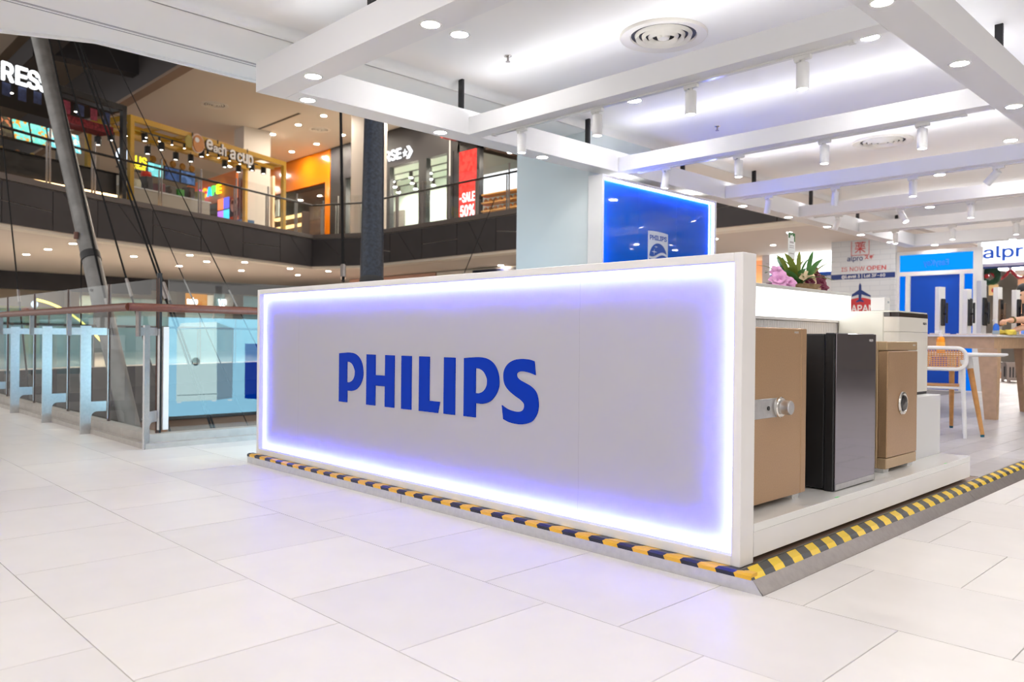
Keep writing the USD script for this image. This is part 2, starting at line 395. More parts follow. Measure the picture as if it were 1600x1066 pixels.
sg = thing('light_box', 'long low white light box sign with large blue lettering and glowing edges', 'light box sign', (0, 0, 0))
X0, X1, ZB, ZT, TH = -3.79, 0., .066, 1.226, .098
IL, IR, IB, IT, FY = -3.752, -.037, .104, 1.192, .030
part(sg, 'frame_side', bx(X0, IL, 0, TH, ZB, ZT, .002), white_lam)
part(sg, 'frame_side', bx(IR, X1, 0, TH, ZB, ZT, .002), white_lam)
part(sg, 'frame_rail', bx(IL, IR, 0, TH, IT, ZT, .002), white_lam)
part(sg, 'frame_rail', bx(IL, IR, 0, TH, ZB, IB, .002), white_lam)
part(sg, 'back_panel', bx(IL, IR, TH - .012, TH - .002, IB, IT), mat('sign_inside', (.015, .015, .018), .9))
face_m = usdkit.material(stage, '/World/Looks/sign_face', {'p': ('principled_bsdf', {'base_color': (.74, .72, .77), 'roughness': .45}), 't': ('translucent_bsdf', {'color': (.9, .9, .92)}), 'm': ('mix_closure', {'fac': .35})},
    [('p.BSDF', 'm.closure1'), ('t.BSDF', 'm.closure2')], surface='m.closure')      # opal acrylic, lit from behind
for a, b in ((IL, -3.26), (-3.2597, -.81), (-.8097, IR)):
    part(sg, 'face_panel', trimesh.Trimesh([(a, FY, IB), (b, FY, IB), (b, FY, IT), (a, FY, IT)], [(0, 1, 2), (0, 2, 3)], process=False), face_m)   # one opal sheet
s = .012                                                             # light strips inside the box, behind the rim of the translucent face
for m in (bx(IL, IR, .075, .0757, IT - s, IT), bx(IL, IR, .075, .0757, IB, IB + s), bx(IL, IL + s, .075, .0757, IB + s, IT - s), bx(IR - s, IR, .075, .0757, IB + s, IT - s)):
    part(sg, 'led_strip', m, led, label='blue white light strip behind the edge of the face')
for m in (bx(IL + s, IR - s, .0724, .0858, IT - s - .002, IT - s), bx(IL + s, IR - s, .0724, .0858, IB + s, IB + s + .002), bx(IL + s, IL + s + .002, .0724, .0858, IB + s + .002, IT - s - .002), bx(IR - s - .002, IR - s, .0724, .0858, IB + s + .002, IT - s - .002)):
    part(sg, 'strip_channel', m, mat('sign_inside', (.015, .015, .018), .9))
def smooth_ring(pts, keep, n=6):
    """Catmull-Rom through the points; indices in keep stay sharp corners"""
    P, out, N = np.array(pts, float), [], len(pts)
    for i in range(N):
        p1, p2 = P[i], P[(i + 1) % N]; out.append(p1)
        if i in keep and (i + 1) % N in keep: continue
        p0 = 2 * p1 - p2 if i in keep else P[i - 1]
        p3 = 2 * p2 - p1 if (i + 1) % N in keep else P[(i + 2) % N]
        for t in np.linspace(0, 1, n + 1)[1:-1]:
            out.append(.5 * (2 * p1 + (p2 - p0) * t + (2 * p0 - 5 * p1 + 4 * p2 - p3) * t * t + (3 * p1 - p0 - 3 * p2 + p3) * t ** 3))
    return [tuple(p) for p in out]
def bowl_p(x):
    o = [(0, .797), (.052, .801), (.119, .804), (.177, .797), (.222, .775), (.251, .739), (.263, .695), (.258, .654), (.234, .616), (.197, .587), (.148, .573), (.093, .572), (.093, .5), (0, .5)]
    i = [(.090, .748), (.120, .746), (.150, .732), (.171, .705), (.176, .685), (.170, .659), (.148, .635), (.115, .623), (.090, .623)]
    o, i = smooth_ring(o, {0, 11, 12, 13}), smooth_ring(i, {0, 8})
    return Polygon([(x + a, b) for a, b in o], [[(x + a, b) for a, b in i]])
S = [(-1.083, .794), (-1.116, .801), (-1.167, .803), (-1.218, .796), (-1.259, .777), (-1.285, .747), (-1.291, .713), (-1.281, .677), (-1.252, .649), (-1.21, .626), (-1.174, .61), (-1.15, .593), (-1.147, .576), (-1.158, .559), (-1.183, .551), (-1.219, .551), (-1.261, .559), (-1.3, .575),
     (-1.289, .508), (-1.245, .496), (-1.182, .492), (-1.132, .499), (-1.092, .515), (-1.065, .546), (-1.054, .582), (-1.058, .624), (-1.074, .655), (-1.109, .678), (-1.155, .694), (-1.186, .707), (-1.199, .721), (-1.196, .735), (-1.178, .743), (-1.145, .744), (-1.11, .739), (-1.075, .73)]
R = lambda a, b: sbox(a, .5, b, .797)
BIG = [bowl_p(-2.760), R(-2.462, -2.370).union(R(-2.274, -2.183)).union(sbox(-2.4, .617, -2.25, .678)), R(-2.117, -2.024),
       Polygon([(-1.956, .797), (-1.865, .797), (-1.865, .56), (-1.775, .56), (-1.79, .5), (-1.956, .5)]), R(-1.744, -1.652), bowl_p(-1.583), Polygon(smooth_ring(S, {0, 17, 18, 35}))]
for g in BIG:
    part(sg, 'letter', face_plate(g, (0, FY, 0), (1, 0, 0), .004), blue_let)


# backlit poster on the left end of the stand, facing the opening: it shows mirrored in the railing glass
bp = thing('backlit_poster', 'sky blue backlit safe poster on the stand end, seen mirrored in the railing glass', 'poster', (-3.80, 0, 0))
def pq(y, z): return (-2.626 + (y + 2.626) * 1.198, .9 + (z - .9) * 1.198)
part(bp, 'box', bx(0, .08, .2, 3.2, .07, 1.12), white)
def pp_(name, pts, col, k, lab=None):
    m = face_plate([(-y, z) for y, z in (pq(*q) for q in pts)], (-.0002 - .001 * k, 0, 0), (0, -1, 0), .0008)
    part(bp, name, m, glow('poster_' + name, srgb(*col), L_POST), label=lab)
pp_('sheet', [(-.135, .232), (1.9, .232), (1.9, 1.045), (-.135, 1.045)], (150, 210, 238), 0, 'glowing sky blue sheet')
pp_('safe_front', [(-.056, .35), (.286, .35), (.28, .965), (-.054, .945)], (196, 226, 228), 1, 'printed silver safe front')
pp_('safe_top', [(-.054, .950), (.28, .97), (.28, 1.015), (-.02, 1.0)], (215, 240, 244), 1)
pp_('safe_side', [(.287, .35), (.423, .362), (.428, .962), (.281, 1.01)], (120, 150, 168), 1, 'printed darker side of the safe')
pp_('safe_line', [(-.05, .40), (.282, .40), (.282, .405), (-.05, .405)], (60, 90, 100), 2)
pp_('safe_dial', arc(.102, .68, .034, 0, 2 * PI, 28)[:-1], (20, 50, 64), 2, 'printed round dark dial')
pp_('blue_cabinet', [(.535, .352), (1.3, .27), (1.3, .83), (.535, .83)], (0, 50, 150), 1, 'printed dark blue cabinet')
for a, b in ((-.05, -.015), (.245, .28), (.38, .42)): pp_('safe_foot', [(a, .34), (b, .34), (b, .349), (a, .349)], (225, 240, 244), 2)

# blue light box on the column
bb = thing('light_box', 'tall blue light box with a white shield emblem on the white column', 'light box sign', (-3.6, 3.6, 0))
Y0, Y1, BZ0, BZ1 = 0., 2.16, .35, 2.575                                # local y runs along its face, local x points out of it
part(bb, 'frame_side', bx(-.19, 0, Y0, Y0 + .03, BZ0, BZ1, .002), white)
part(bb, 'frame_side', bx(-.19, 0, Y1 - .045, Y1, BZ0, BZ1, .002), white)
part(bb, 'frame_rail', bx(-.19, 0, Y0 + .03, Y1 - .045, BZ1 - .03, BZ1, .002), white)
part(bb, 'frame_rail', bx(-.19, 0, Y0 + .03, Y1 - .045, BZ0, BZ0 + .03, .002), white)
part(bb, 'back_panel', bx(-.19, -.17, Y0 + .03, Y1 - .045, BZ0 + .03, BZ1 - .03), white)
blue_face = mat('blue_acrylic', (.0, .10, .56), .03, spec=.5)
for a, b in ((Y0 + .03, .675), (.676, 1.383), (1.384, Y1 - .045)):
    part(bb, 'face_panel', bx(-.06, -.045, a, b, BZ0 + .03, BZ1 - .03), blue_face)
led2 = glow('blue_box_led', (.25, .30, 1.), 24.)
for m in (bx(-.03, -.015, Y0 + .03, Y1 - .045, BZ1 - .042, BZ1 - .03), bx(-.03, -.015, Y0 + .03, Y0 + .042, BZ0 + .03, BZ1 - .042), bx(-.03, -.015, Y1 - .057, Y1 - .045, BZ0 + .03, BZ1 - .042)):
    part(bb, 'led_strip', m, led2, label='glowing blue white light strip')
def onb(poly, d, x=-.045):                                           # outline in (y, z) on the face
    return face_plate([(y, z) for y, z in poly] if isinstance(poly, list) else poly, (x, 0, 0), (0, 1, 0), d)
cy, cz, cr = 1.03, 1.80, .165                                        # shield, centred on local y 1.03
sh = [(.842, 2.09), (.93, 2.094), (1.03, 2.094), (1.13, 2.090), (1.215, 2.083), (1.215, 1.70)] + [(1.03 + .185 * math.cos(t), 1.70 + .13 * math.sin(t)) for t in np.linspace(0, -PI, 14)][1:-1] + [(.842, 1.70)]
shield_m = mat('shield_silver', (.62, .68, .72), .35)
es_ = part(bb, 'emblem_shield', onb(sh, .004), shield_m, label='pale silver shield emblem')
em = mat('emblem_blue', (.0, .07, .38), .35)
circ = Point(cy, cz).buffer(cr, 32)
def wave(z, h, a):
    xs = np.linspace(cy - cr - .02, cy + cr + .02, 24)
    up_ = [(x, z + a * math.sin((x - cy) / cr * 2.6 + .3)) for x in xs]
    return Polygon(up_ + [(x, y - h) for x, y in reversed(up_)])
def star(x, z, r):
    p = []
    for k in range(8):
        rr = r if k % 2 == 0 else r * .18
        p.append((x + rr * math.sin(k * PI / 4), z + rr * math.cos(k * PI / 4)))
    return Polygon(p)
body = circ.difference(wave(1.842, .03, .028)).difference(wave(1.772, .022, .026)).difference(wave(1.712, .016, .02)).difference(star(.955, 1.868, .055)).difference(star(.988, 1.925, .038))
part(es_, 'emblem_disc', onb(body, .003, -.041), em, label='blue disc with waves and two stars')
w = words('PHILIPS', .05, (-.041, .872, 1.998), (0, 1, 0), .003, bold=True, width=.318)
part(es_, 'emblem_text', w, em)

# canopy of white beams hung from the ceiling over the stand
cn = thing('canopy', 'white suspended canopy grid of deep beams above the stand', 'canopy', (0, 0, 2.63))
H = .21
part(cn, 'beam', bx(-3.82, .02, -.012, .20, 0, H, .002), beam_m)                 # front
part(cn, 'beam', bx(-3.82, -3.60, .2005, 12.40, 0, H, .002), beam_m)             # left
part(cn, 'beam', bx(-.21, .02, .2005, 12.40, 0, H, .002), beam_m)                # right
part(cn, 'beam', bx(-3.82, .02, 12.4005, 12.61, 0, H, .002), beam_m)             # back
BY = (1.80, 3.85, 5.95, 7.90, 9.95)
for y in BY:
    part(cn, 'cross_beam', bx(-3.5995, -.2105, y, y + .145, 0, .15, .002), beam_m)
    part(cn, 'lighting_track', cat(bx(-3.42, -.42, y + .120, y + .155, -.012, 0), bx(-3.44, -3.40, y + .115, y + .16, -.016, .0), bx(-.44, -.40, y + .115, y + .16, -.016, 0)), white_gloss)
for y in (1.80, 3.48, 5.18, 6.83, 8.48, 10.14, 11.8):
    part(cn, 'hanger', bx(-3.725, -3.675, y - .012, y + .012, H, .49), black)
for y in (1.95, 3.63, 5.3, 7.0, 8.7, 10.4):
    part(cn, 'hanger', bx(-.125, -.075, y - .012, y + .012, H, .49), black)
for x in (-2.55, -1.2):
    part(cn, 'hanger', bx(x - .012, x + .012, .075, .125, H, .49), black)

up_glow = glow('uplight_glow', (.97, .97, 1.), L_UP)
up_glow2 = glow('uplight_glow_rim', (.97, .97, 1.), L_UP * .55)
for m in (bx(-3.4, -.25, .075, .115, H + .001, H + .006), bx(-.18, -.15, .25, 12.3, H + .001, H + .006), bx(-3.4, -.25, 12.48, 12.52, H + .001, H + .006)):
    part(cn, 'uplight_strip', m, up_glow2, label='light strip on top of the beam washing the ceiling')
for y in BY: part(cn, 'uplight_strip', bx(-3.55, -.25, y + .05, y + .09, .151, .156), up_glow)

# recessed downlights in the canopy
def downlight(label, loc, r=.062, group='canopy downlights', glow_m=None, name='downlight'):
    t = thing(name, label, 'downlight', loc, 0, group)
    tr_ = part(t, 'trim_ring', lathe([(r * .80, .004), (r * .84, -.004), (r, -.005), (r * 1.03, -.001), (r * 1.03, .0005), (r * .8, .0005)], 28), white_gloss, smooth=40)
    part(tr_, 'lens', lathe([(0, -.0015), (r * .80, -.0015), (r * .80, .0005), (0, .0005)], 28), glow_m or spot_glow)
    return t
ends = ['front', 'back']
lx = [(-3.715, .34 + 1.247 * k) for k in range(10)]
first = downlight('round downlight in the left beam of the canopy, first from its front corner', (lx[0][0], lx[0][1], 2.63))
for k, (x, y) in enumerate(lx[1:], 1):
    dup(first, (x, y, 2.63), 0, f'round downlight in the left beam of the canopy, {ORD[k]} from its front corner')
for k, x in enumerate((-3.215, -1.969, -.72)):
    dup(first, (x, .093, 2.63), 0, f'round downlight in the front beam of the canopy, {ORD[k]} from the left')
for k in range(9):
    dup(first, (-.094, 1.52 + 1.245 * k, 2.63), 0, f'round downlight in the right beam of the canopy, {ORD[k]} from the camera')
for k, x in enumerate((-3.3, -2.1, -.9)):
    dup(first, (x, 12.5, 2.63), 0, f'round downlight in the back beam of the canopy, {ORD[k]} from the left')

# track spotlights: a stem clipped to the track and a white can
def can(tilt, az):
    """the can's pieces about its pivot, tilted from straight down towards azimuth az"""
    rot = trimesh.transformations.rotation_matrix(tilt, [-math.sin(az), math.cos(az), 0])
    rot = trimesh.transformations.rotation_matrix(-tilt, [-math.sin(az), math.cos(az), 0])
    b = lathe([(0, -.150), (.031, -.150), (.031, -.155), (.0375, -.155), (.0375, -.004), (.034, .0), (0, .0)], 28)
    l = lathe([(0, -.1505), (.0305, -.1505), (.0305, -.152), (0, -.152)], 28)
    for m in (b, l): m.apply_transform(rot); m.apply_translation([0, 0, -.046])
    return b, l
def spotlight(label, loc, tilt=0., az=0.):
    t = thing('track_spotlight', label, 'spotlight', loc, 0, 'track spotlights under the canopy')
    part(t, 'adapter', cat(bx(-.052, .052, -.017, .017, -.026, 0, .003), bx(-.048, -.02, -.013, .013, -.036, -.024, .002), rod((.0, 0, -.026), (.0, 0, -.05), .012)), white_gloss)
    b, l = can(tilt, az)
    c_ = part(t, 'can', b, white, smooth=40); part(c_, 'lens', l, track_glow)
    return t
names = ['the nearest cross beam', 'the second cross beam', 'the third cross beam', 'the fourth cross beam', 'the farthest cross beam']
TILT = {(2, 0): (.35, PI * .80), (2, 1): (.22, PI * .75), (2, 3): (.85, PI * .9), (3, 0): (.5, PI * .9), (3, 1): (.55, -.35), (1, 0): (.16, PI)}
proto = None
for b, y in enumerate(BY):
    for k, x in enumerate((-3.095, -2.30, -1.49, -.71)):
        lab = f'white cylindrical track spotlight under {names[b]}, {ORD[k]} from the left'
        loc = (x, y + .1375, 2.618)
        if (b, k) in TILT: spotlight(lab.replace('white', 'tilted white'), loc, *TILT[b, k])
        elif proto is None: proto = spotlight(lab, loc)
        else: dup(proto, loc, 0, lab)

# ceiling fittings over the stand
def diffuser(label, loc, r):
    t = thing('air_diffuser', label, 'air vent', loc, 0, 'round ceiling air diffusers')
    dm = mat('diffuser_paint', (.72, .69, .63), .45)
    part(t, 'flange', lathe([(r * .74, 0), (r * .76, -.012), (r * .98, -.022), (r, -.012), (r, 0)], 48), dm, smooth=40)
    for q, z in ((.66, -.006), (.50, -.012), (.35, -.018)):
        part(t, 'cone_ring', lathe([(r * q, z + .006), (r * (q - .03), z - .022), (r * (q - .10), z - .0), (r * (q - .10), z + .004), (r * (q - .03), z - .012)], 48), dm, smooth=40)
    part(t, 'core', lathe([(0, -.035), (r * .13, -.03), (r * .16, -.005), (0, -.005)], 32), dm, smooth=40)
    part(t, 'throat', lathe([(0, -.001), (r * .74, -.001), (r * .74, 0), (0, 0)], 32), dark)
    return t
diffuser('large round ceiling air diffuser seen above the nearest cross beam', (-1.90, 2.19, 3.12) if False else (-1.88, 2.17, 3.12), .315)
diffuser('smaller looking round ceiling air diffuser seen between the second and third cross beams', (-1.91, 6.38, 3.12), .31)
cdl = downlight('bright ceiling downlight just behind the front beam of the canopy', (-2.94, 1.13, 3.12), .075, 'ceiling downlights over the stand', walk_glow, 'ceiling_downlight')
dup(cdl, (-2.99, 3.30, 3.12), 0, 'bright ceiling downlight seen just below the nearest lighting track')
dup(cdl, (-.83, 3.25, 3.12), 0, 'ceiling downlight close to the right beam of the canopy')
dup(cdl, (-3.0, 11.3, 3.12), 0, 'small bright ceiling downlight near the back of the canopy')
dup(cdl, (-2.05, 8.7, 3.12), 0, 'bright ceiling downlight over the middle of the stand, behind the fourth cross beam')
dup(cdl, (-.9, 7.3, 3.12), 0, 'bright ceiling downlight over the counter, near the right beam')
def sprinkler(label, loc):
    t = thing('sprinkler', label, 'fire sprinkler', loc, 0, 'ceiling sprinklers')
    part(t, 'escutcheon', lathe([(0, 0), (.032, 0), (.03, -.006), (.012, -.014), (0, -.014)], 20), chrome)
    part(t, 'head', cat(rod((0, 0, -.012), (0, 0, -.045), .008), lathe([(0, -.045), (.018, -.045), (.018, -.049), (0, -.049)], 16)), steel_d)
sprinkler('small steel fire sprinkler in the ceiling left of the big air diffuser', (-3.0, 1.68, 3.12))
sprinkler('small fire sprinkler in the ceiling beyond the nearest lighting track', (-2.9, 4.6, 3.12))
# general light of the walkway in front of the stand: the same ceiling's downlights, round the camera
k = 0
for y in (-1.1, -3.1, -5.3, -7.6):
    for x in (-2.4, -.2, 2.0, 4.2, 6.4):
        dup(cdl, (x, y, 3.12), 0, f'walkway ceiling downlight, row {ORD[[-1.1, -3.1, -5.3, -7.6].index(y)]} in front of the stand, {ORD[[-2.4, -.2, 2.0, 4.2, 6.4].index(x)]} from the left', 'walkway downlights')
for y in (1.2, 3.4, 5.6, 7.8, 10.0):
    for x in (2.0, 4.2):
        dup(cdl, (x, y, 3.12), 0, f'walkway ceiling downlight right of the stand, {ORD[[1.2, 3.4, 5.6, 7.8, 10.0].index(y)]} from the camera in the {"near" if x < 3 else "far"} row', 'walkway downlights')
for k, (x, y) in enumerate(((-7.5, 15.5), (-4.5, 15.5), (-1.5, 15.5), (-9.0, 17.6), (-6.0, 17.0), (-3.0, 18.2))):
    dup(cdl, (x, y, 3.525 if x < -5.1 else 3.6), 0, f'mall ceiling downlight behind the stand, {ORD[k]} of six', 'downlights behind the stand')

# ================================================================== THINGS ON THE STAND
pf = thing('display_platform', 'low white display platform carrying the safes', 'platform', (0, 0, .065))
part(pf, 'top', bx(-.62, 0, .101, 2.73, .115, .147, .002), white_gloss)
part(pf, 'front_panel', bx(-.02, -.001, .101, 2.73, .022, .1149), white_lam)
part(pf, 'end_panel', bx(-.62, -.0205, 2.71, 2.7295, .022, .1149), white_lam)
part(pf, 'toe_kick', bx(-.60, -.06, .101, 2.66, 0, .0219), mat('toe_kick', srgb(96, 74, 60), .5))
for y in (.83, 2.28):
    part(pf, 'sticker', bx(-.012, -.001, y, y + .035, .147, .1476), mat('green_sticker', (.05, .55, .12), .4), label='small green sticker at the front edge')
for y in (.56, 1.53):
    part(pf, 'sticker', bx(-.06, -.02, y, y + .04, .147, .1474), mat('clear_sticker', (.55, .55, .54), .3))
PT = .212

gold = mat('bronze_coat', srgb(176, 142, 108), .36, metal=.3, noise=.05, nscale=160, bump=.06)
gold2 = mat('champagne_coat', srgb(190, 162, 126), .32, metal=.35, noise=.04, nscale=120)
logo_w = mat('logo_silver', (.75, .74, .72), .3, metal=.5)
def feet(t, x0, x1, y0, y1, h, w=.06, m=None):
    for x in (x0, x1):
        for y in (y0, y1):
            part(t, 'foot', cat(bx(x - w / 2, x + w / 2, y - w / 2, y + w / 2, .006, h, .003), bx(x - w / 2 + .002, x + w / 2 - .002, y - w / 2 + .002, y + w / 2 - .002, 0, .006)), m or white)
# local frame of the cabinets: x out of the front (front at x = 0), y to the right, z up
s1 = thing('safe', 'tall bronze safe with a steel lock plate, right beside the light box sign', 'safe', (-.10, .20, PT))
part(s1, 'body', bx(-.42, -.012, 0, .537, .024, .745, .004), gold)
d1 = part(s1, 'door', bx(-.0118, 0, .0, .483, .026, .743, .003), gold)
part(s1, 'door_strip', bx(-.0118, -.001, .488, .537, .026, .743, .003), gold)
feet(s1, -.05, -.36, .055, .485, .024)
part(d1, 'lock_plate', bx(.0, .003, .045, .29, .372, .452, .001), steel, label='brushed steel lock plate with a keyhole')
kh = lathe([(0, 0), (.009, 0), (.009, .003), (0, .003)], 20); kh.apply_transform(trimesh.transformations.rotation_matrix(PI / 2, [0, 1, 0])); kh.apply_translation([.003, .187, .412])
part(d1, 'keyhole', kh, black)
def dial(prof, o):
    m = lathe(prof, 36); m.apply_transform(trimesh.transformations.rotation_matrix(PI / 2, [0, 1, 0])); m.apply_translation(o); return m
part(d1, 'dial_ring', dial([(0, 0), (.040, 0), (.043, .004), (.043, .012), (.039, .016), (0, .016)], [.003, .275, .413]), chrome, smooth=40, label='polished dial ring')
part(d1, 'dial_knob', dial([(0, .016), (.027, .016), (.030, .022), (.030, .052), (.027, .056), (0, .056)], [.003, .275, .413]), steel, smooth=40, label='round brushed steel knob')
part(d1, 'logo', words('PHILIPS', .0085, (.0, .417, .722), (0, 1, 0), .0008, bold=True, width=.036), logo_w)

s2 = thing('safe', 'black safe cabinet with a glossy dark mirror door, standing between the two bronze safes', 'safe', (-.065, .950, PT))
dark_mirror = mat('smoked_mirror', (.27, .25, .29), .05, metal=.9)
leather = mat('black_textured', (.010, .010, .012), .38, bump=.5, nscale=420)
part(s2, 'body', bx(-.45, -.052, .004, .468, .006, .724, .006), leather)
part(s2, 'door_edge', bx(-.051, -.006, 0, .472, .0, .728, .005), leather)
d2 = part(s2, 'door_glass', bx(-.0059, 0, .010, .470, .004, .726, .002), dark_mirror, label='glossy smoked mirror front')
part(d2, 'base_trim', bx(-.0002, .0015, .012, .468, .006, .032), steel)
part(d2, 'logo', words('PHILIPS', .011, (.0, .385, .690), (0, 1, 0), .0008, bold=True, width=.046), logo_w)

s3 = thing('safe', 'smaller champagne gold safe with a round dark dial in its recessed door', 'safe', (-.10, 1.66, PT))
part(s3, 'body', bx(-.42, -.046, 0, .442, .022, .692, .004), gold2)
part(s3, 'top_rail', bx(-.0459, 0, 0, .442, .645, .692, .003), gold2)
part(s3, 'bottom_rail', bx(-.0459, 0, 0, .442, .022, .077, .003), gold2)
d3 = part(s3, 'door', bx(-.0459, .003, .002, .440, .080, .641, .004), gold)
feet(s3, -.05, -.36, .05, .39, .022, .07)
part(d3, 'dial_ring', dial([(0, 0), (.060, 0), (.063, .004), (.060, .010), (.052, .012), (.046, .006), (0, .004)], [.003, .212, .360]), chrome, smooth=40)
part(d3, 'dial_face', dial([(0, .004), (.045, .006), (.040, .014), (0, .016)], [.003, .212, .360]), mat('dial_smoke', (.05, .05, .055), .12, metal=.8), smooth=40, label='dark glossy dial')
part(s3, 'logo', words('PHILIPS', .009, (.0, .375, .668), (0, 1, 0), .0008, width=.04), logo_w)

pd = obj('pedestal', bx(-.598, -.17, 2.115, 2.728, PT + .0005, .578, .002), mat('pedestal_white', (.70, .70, .70), .4), 'plain white box plinth under the white cabinet', 'plinth')
pp = thing('purifier', 'tall ivory white water purifier cabinet with a dark control strip, on the plinth', 'water purifier', (-.245, 2.20, .578))
ivory = mat('ivory_gloss', (.79, .79, .72), .22)
ivory2 = mat('ivory_front', (.78, .75, .68), .3)
part(pp, 'base', bx(-.335, -.01, .02, .54, 0, .018), dark)
part(pp, 'body', bx(-.345, -.075, 0, .555, .018, .502, .006), ivory)
def rounded_front(z0, z1, r=.045):
    return prism([(-.0745, 0)] + arc(-r, r, r, -PI / 2, 0, 8) + arc(-r, .555 - r, r, 0, PI / 2, 8) + [(-.0745, .555)], z0, z1)
part(pp, 'lower_front', rounded_front(.018, .384), ivory2, smooth=30)
uf = part(pp, 'upper_front', rounded_front(.386, .472), ivory2, smooth=30)
part(pp, 'control_strip', rounded_front(.473, .499), mat('dark_glass_strip', (.03, .018, .014), .06), smooth=30, label='dark glass control strip')
part(pp, 'lid', prism([(-.345, .004)] + arc(-.045, .045, .041, -PI / 2, 0, 8) + arc(-.045, .51, .041, 0, PI / 2, 8) + [(-.345, .551)], .499, .508), ivory)
part(uf, 'logo', words('PHILIPS', .014, (0, .43, .432), (0, 1, 0), .0008, bold=True, width=.062), mat('logo_dark', (.06, .06, .06), .4))
sb_ = thing('small_box', 'small white carton standing on top of the water purifier', 'carton', (-.32, 2.21, 1.087))
part(sb_, 'carton', bx(-.08, 0, 0, .085, 0, .078, .001), white)
part(sb_, 'label', bx(0, .0008, .045, .07, .045, .058), mat('label_grey', (.4, .45, .5), .5))

# counter with a backlit band, fluted front
ct = thing('counter', 'long white counter with a fluted front and a glowing backlit band along its top', 'counter', (-.60, .25, .065))
part(ct, 'carcass', bx(-.50, -.03, 0, 2.16, 0, .95), white_lam)
fl_ = [(0, .0)] + [(y + dy, dx) for y in np.arange(0, 2.16, .012) for dy, dx in ((0, 0), (.003, .006), (.009, .006), (.0119, 0))] + [(2.16, 0), (2.16, -.03), (0, -.03)]
fm = prism([(a, b) for a, b in fl_], .148, .95)
v = np.array(fm.vertices); fm.vertices = np.stack([v[:, 1] - .006, v[:, 0], v[:, 2]], 1); fm.invert()
part(ct, 'fluted_front', fm, white_lam, kind='stuff', label='narrow white vertical flutes')
part(ct, 'shelf_edge', bx(-.50, .008, 0, 2.165, .951, .968, .002), white_lam)
lb0 = part(ct, 'light_band', bx(-.05, .0, .0, 2.16, .9685, 1.122), glow('backlit_white', (1., .99, .97), 1.6), label='glowing white backlit band with faint icons')
part(ct, 'band_back', bx(-.50, -.0505, 0, 2.16, .9685, 1.122), white_lam)
part(ct, 'counter_top', bx(-.50, .004, -.002, 2.165, 1.1225, 1.142, .002), mat('counter_grey', (.62, .62, .60), .4))
icon = glow('icon_grey', (.95, .95, .93), 1.0)
for k, y in enumerate((1.10, 1.23, 1.36, 1.49, 1.80, 1.93, 2.03)):
    part(lb0, 'icon', cat(bx(0, .0008, y, y + .018, 1.035, 1.05), bx(0, .0008, y - .005, y + .012, 1.054, 1.06), bx(0, .0008, y - .02, y + .045, 1.012, 1.016)), icon)

# flower arrangement on the counter, with a card on a stick
fb = thing('flower_basket', 'flower arrangement with green leaves, pink lilies and a greeting card, on the counter', 'flowers', (-.86, 2.17, 1.207))
leaf_g = [usdkit.material(stage, f'/World/Looks/leaf_{k}', {'p': ('principled_bsdf', {'base_color': c, 'roughness': .4}), 't': ('translucent_bsdf', {'color': c}), 'm': ('mix_closure', {'fac': .25})},
          [('p.BSDF', 'm.closure1'), ('t.BSDF', 'm.closure2')], surface='m.closure') for k, c in enumerate([srgb(60, 118, 62), srgb(92, 140, 80), srgb(128, 140, 60)])]
def leaf(o, tip, w, bend=.03):
    o, tip = np.array(o, float), np.array(tip, float); d = tip - o; side = np.cross(d, [0, 0, 1.]); side = side / (np.linalg.norm(side) + 1e-9); n = 8; V, Fc = [], []
    for i in range(n + 1):
        t = i / n; c = o + d * t + np.array([0, 0, bend * math.sin(PI * t) - bend * 1.2 * t * t]); ww = w * math.sin(PI * (t * .9 + .08)) ** .8
        V += [c - side * ww, c + np.array([0, 0, -.15 * ww]), c + side * ww]
    for i in range(n):
        a = 3 * i
        Fc += [(a, a + 1, a + 4), (a, a + 4, a + 3), (a + 1, a + 2, a + 5), (a + 1, a + 5, a + 4)]
    return trimesh.Trimesh(V, Fc, process=False)
part(fb, 'basket', lathe([(0, 0), (.12, 0), (.16, .05), (.15, .05), (.11, .008), (0, .008)], 24), mat('wicker', (.30, .19, .09), .7, noise=.2, nscale=60))
part(fb, 'foam', lathe([(0, .01), (.115, .01), (.13, .05), (0, .06)], 20), leaf_g[2])
rl = random.Random(3)
for k in range(44):
    a = rl.uniform(0, 2 * PI); h = rl.uniform(.06, .25); sp = rl.uniform(.03, .24)
    p0 = (rl.uniform(-.05, .05), rl.uniform(-.08, .08), .04)
    part(fb, 'leaf', leaf(p0, (p0[0] + sp * math.cos(a), p0[1] + 1.2 * sp * math.sin(a), .04 + h), rl.uniform(.012, .026)), leaf_g[k % 3])
def bloom(c, r, n, col, name, lab, cup=.45):
    ms = []; ax = np.array([.62 + rl.uniform(-.3, .3), -.55 + rl.uniform(-.3, .3), .45]); A_, B_, D_ = frame(ax); c0 = np.array(c, float); c = (0, 0, 0)
    for ring, (rr, m_) in enumerate(((1., n), (.62, n - 1))):
        for i in range(m_):
            a = 2 * PI * i / m_ + ring * .5
            ms.append(leaf(c, (c[0] + r * rr * math.cos(a), c[1] + r * rr * math.sin(a), c[2] + r * cup * (1 + ring * .5)), r * .42, r * .2))
    part(fb, name, cat(ms, trimesh.Trimesh(*[np.array(q) for q in (trimesh.creation.icosphere(1, r * .2).vertices + c, trimesh.creation.icosphere(1).faces)], process=False)).apply_transform(np.vstack([np.column_stack([A_, B_, D_, c0]), [0, 0, 0, 1]])), col, label=lab)
pink = mat('petal_pink', srgb(222, 160, 205), .5); cream = mat('petal_cream', srgb(240, 214, 178), .5); wine = mat('petal_wine', srgb(112, 26, 58), .5); peach_c = mat('petal_peach', srgb(232, 170, 140), .5)
for c, r in (((.04, -.28, .06), .065), ((.06, -.20, .045), .05), ((.0, -.24, .11), .05)): bloom(c, r, 6, pink, 'lily', 'pink lily')
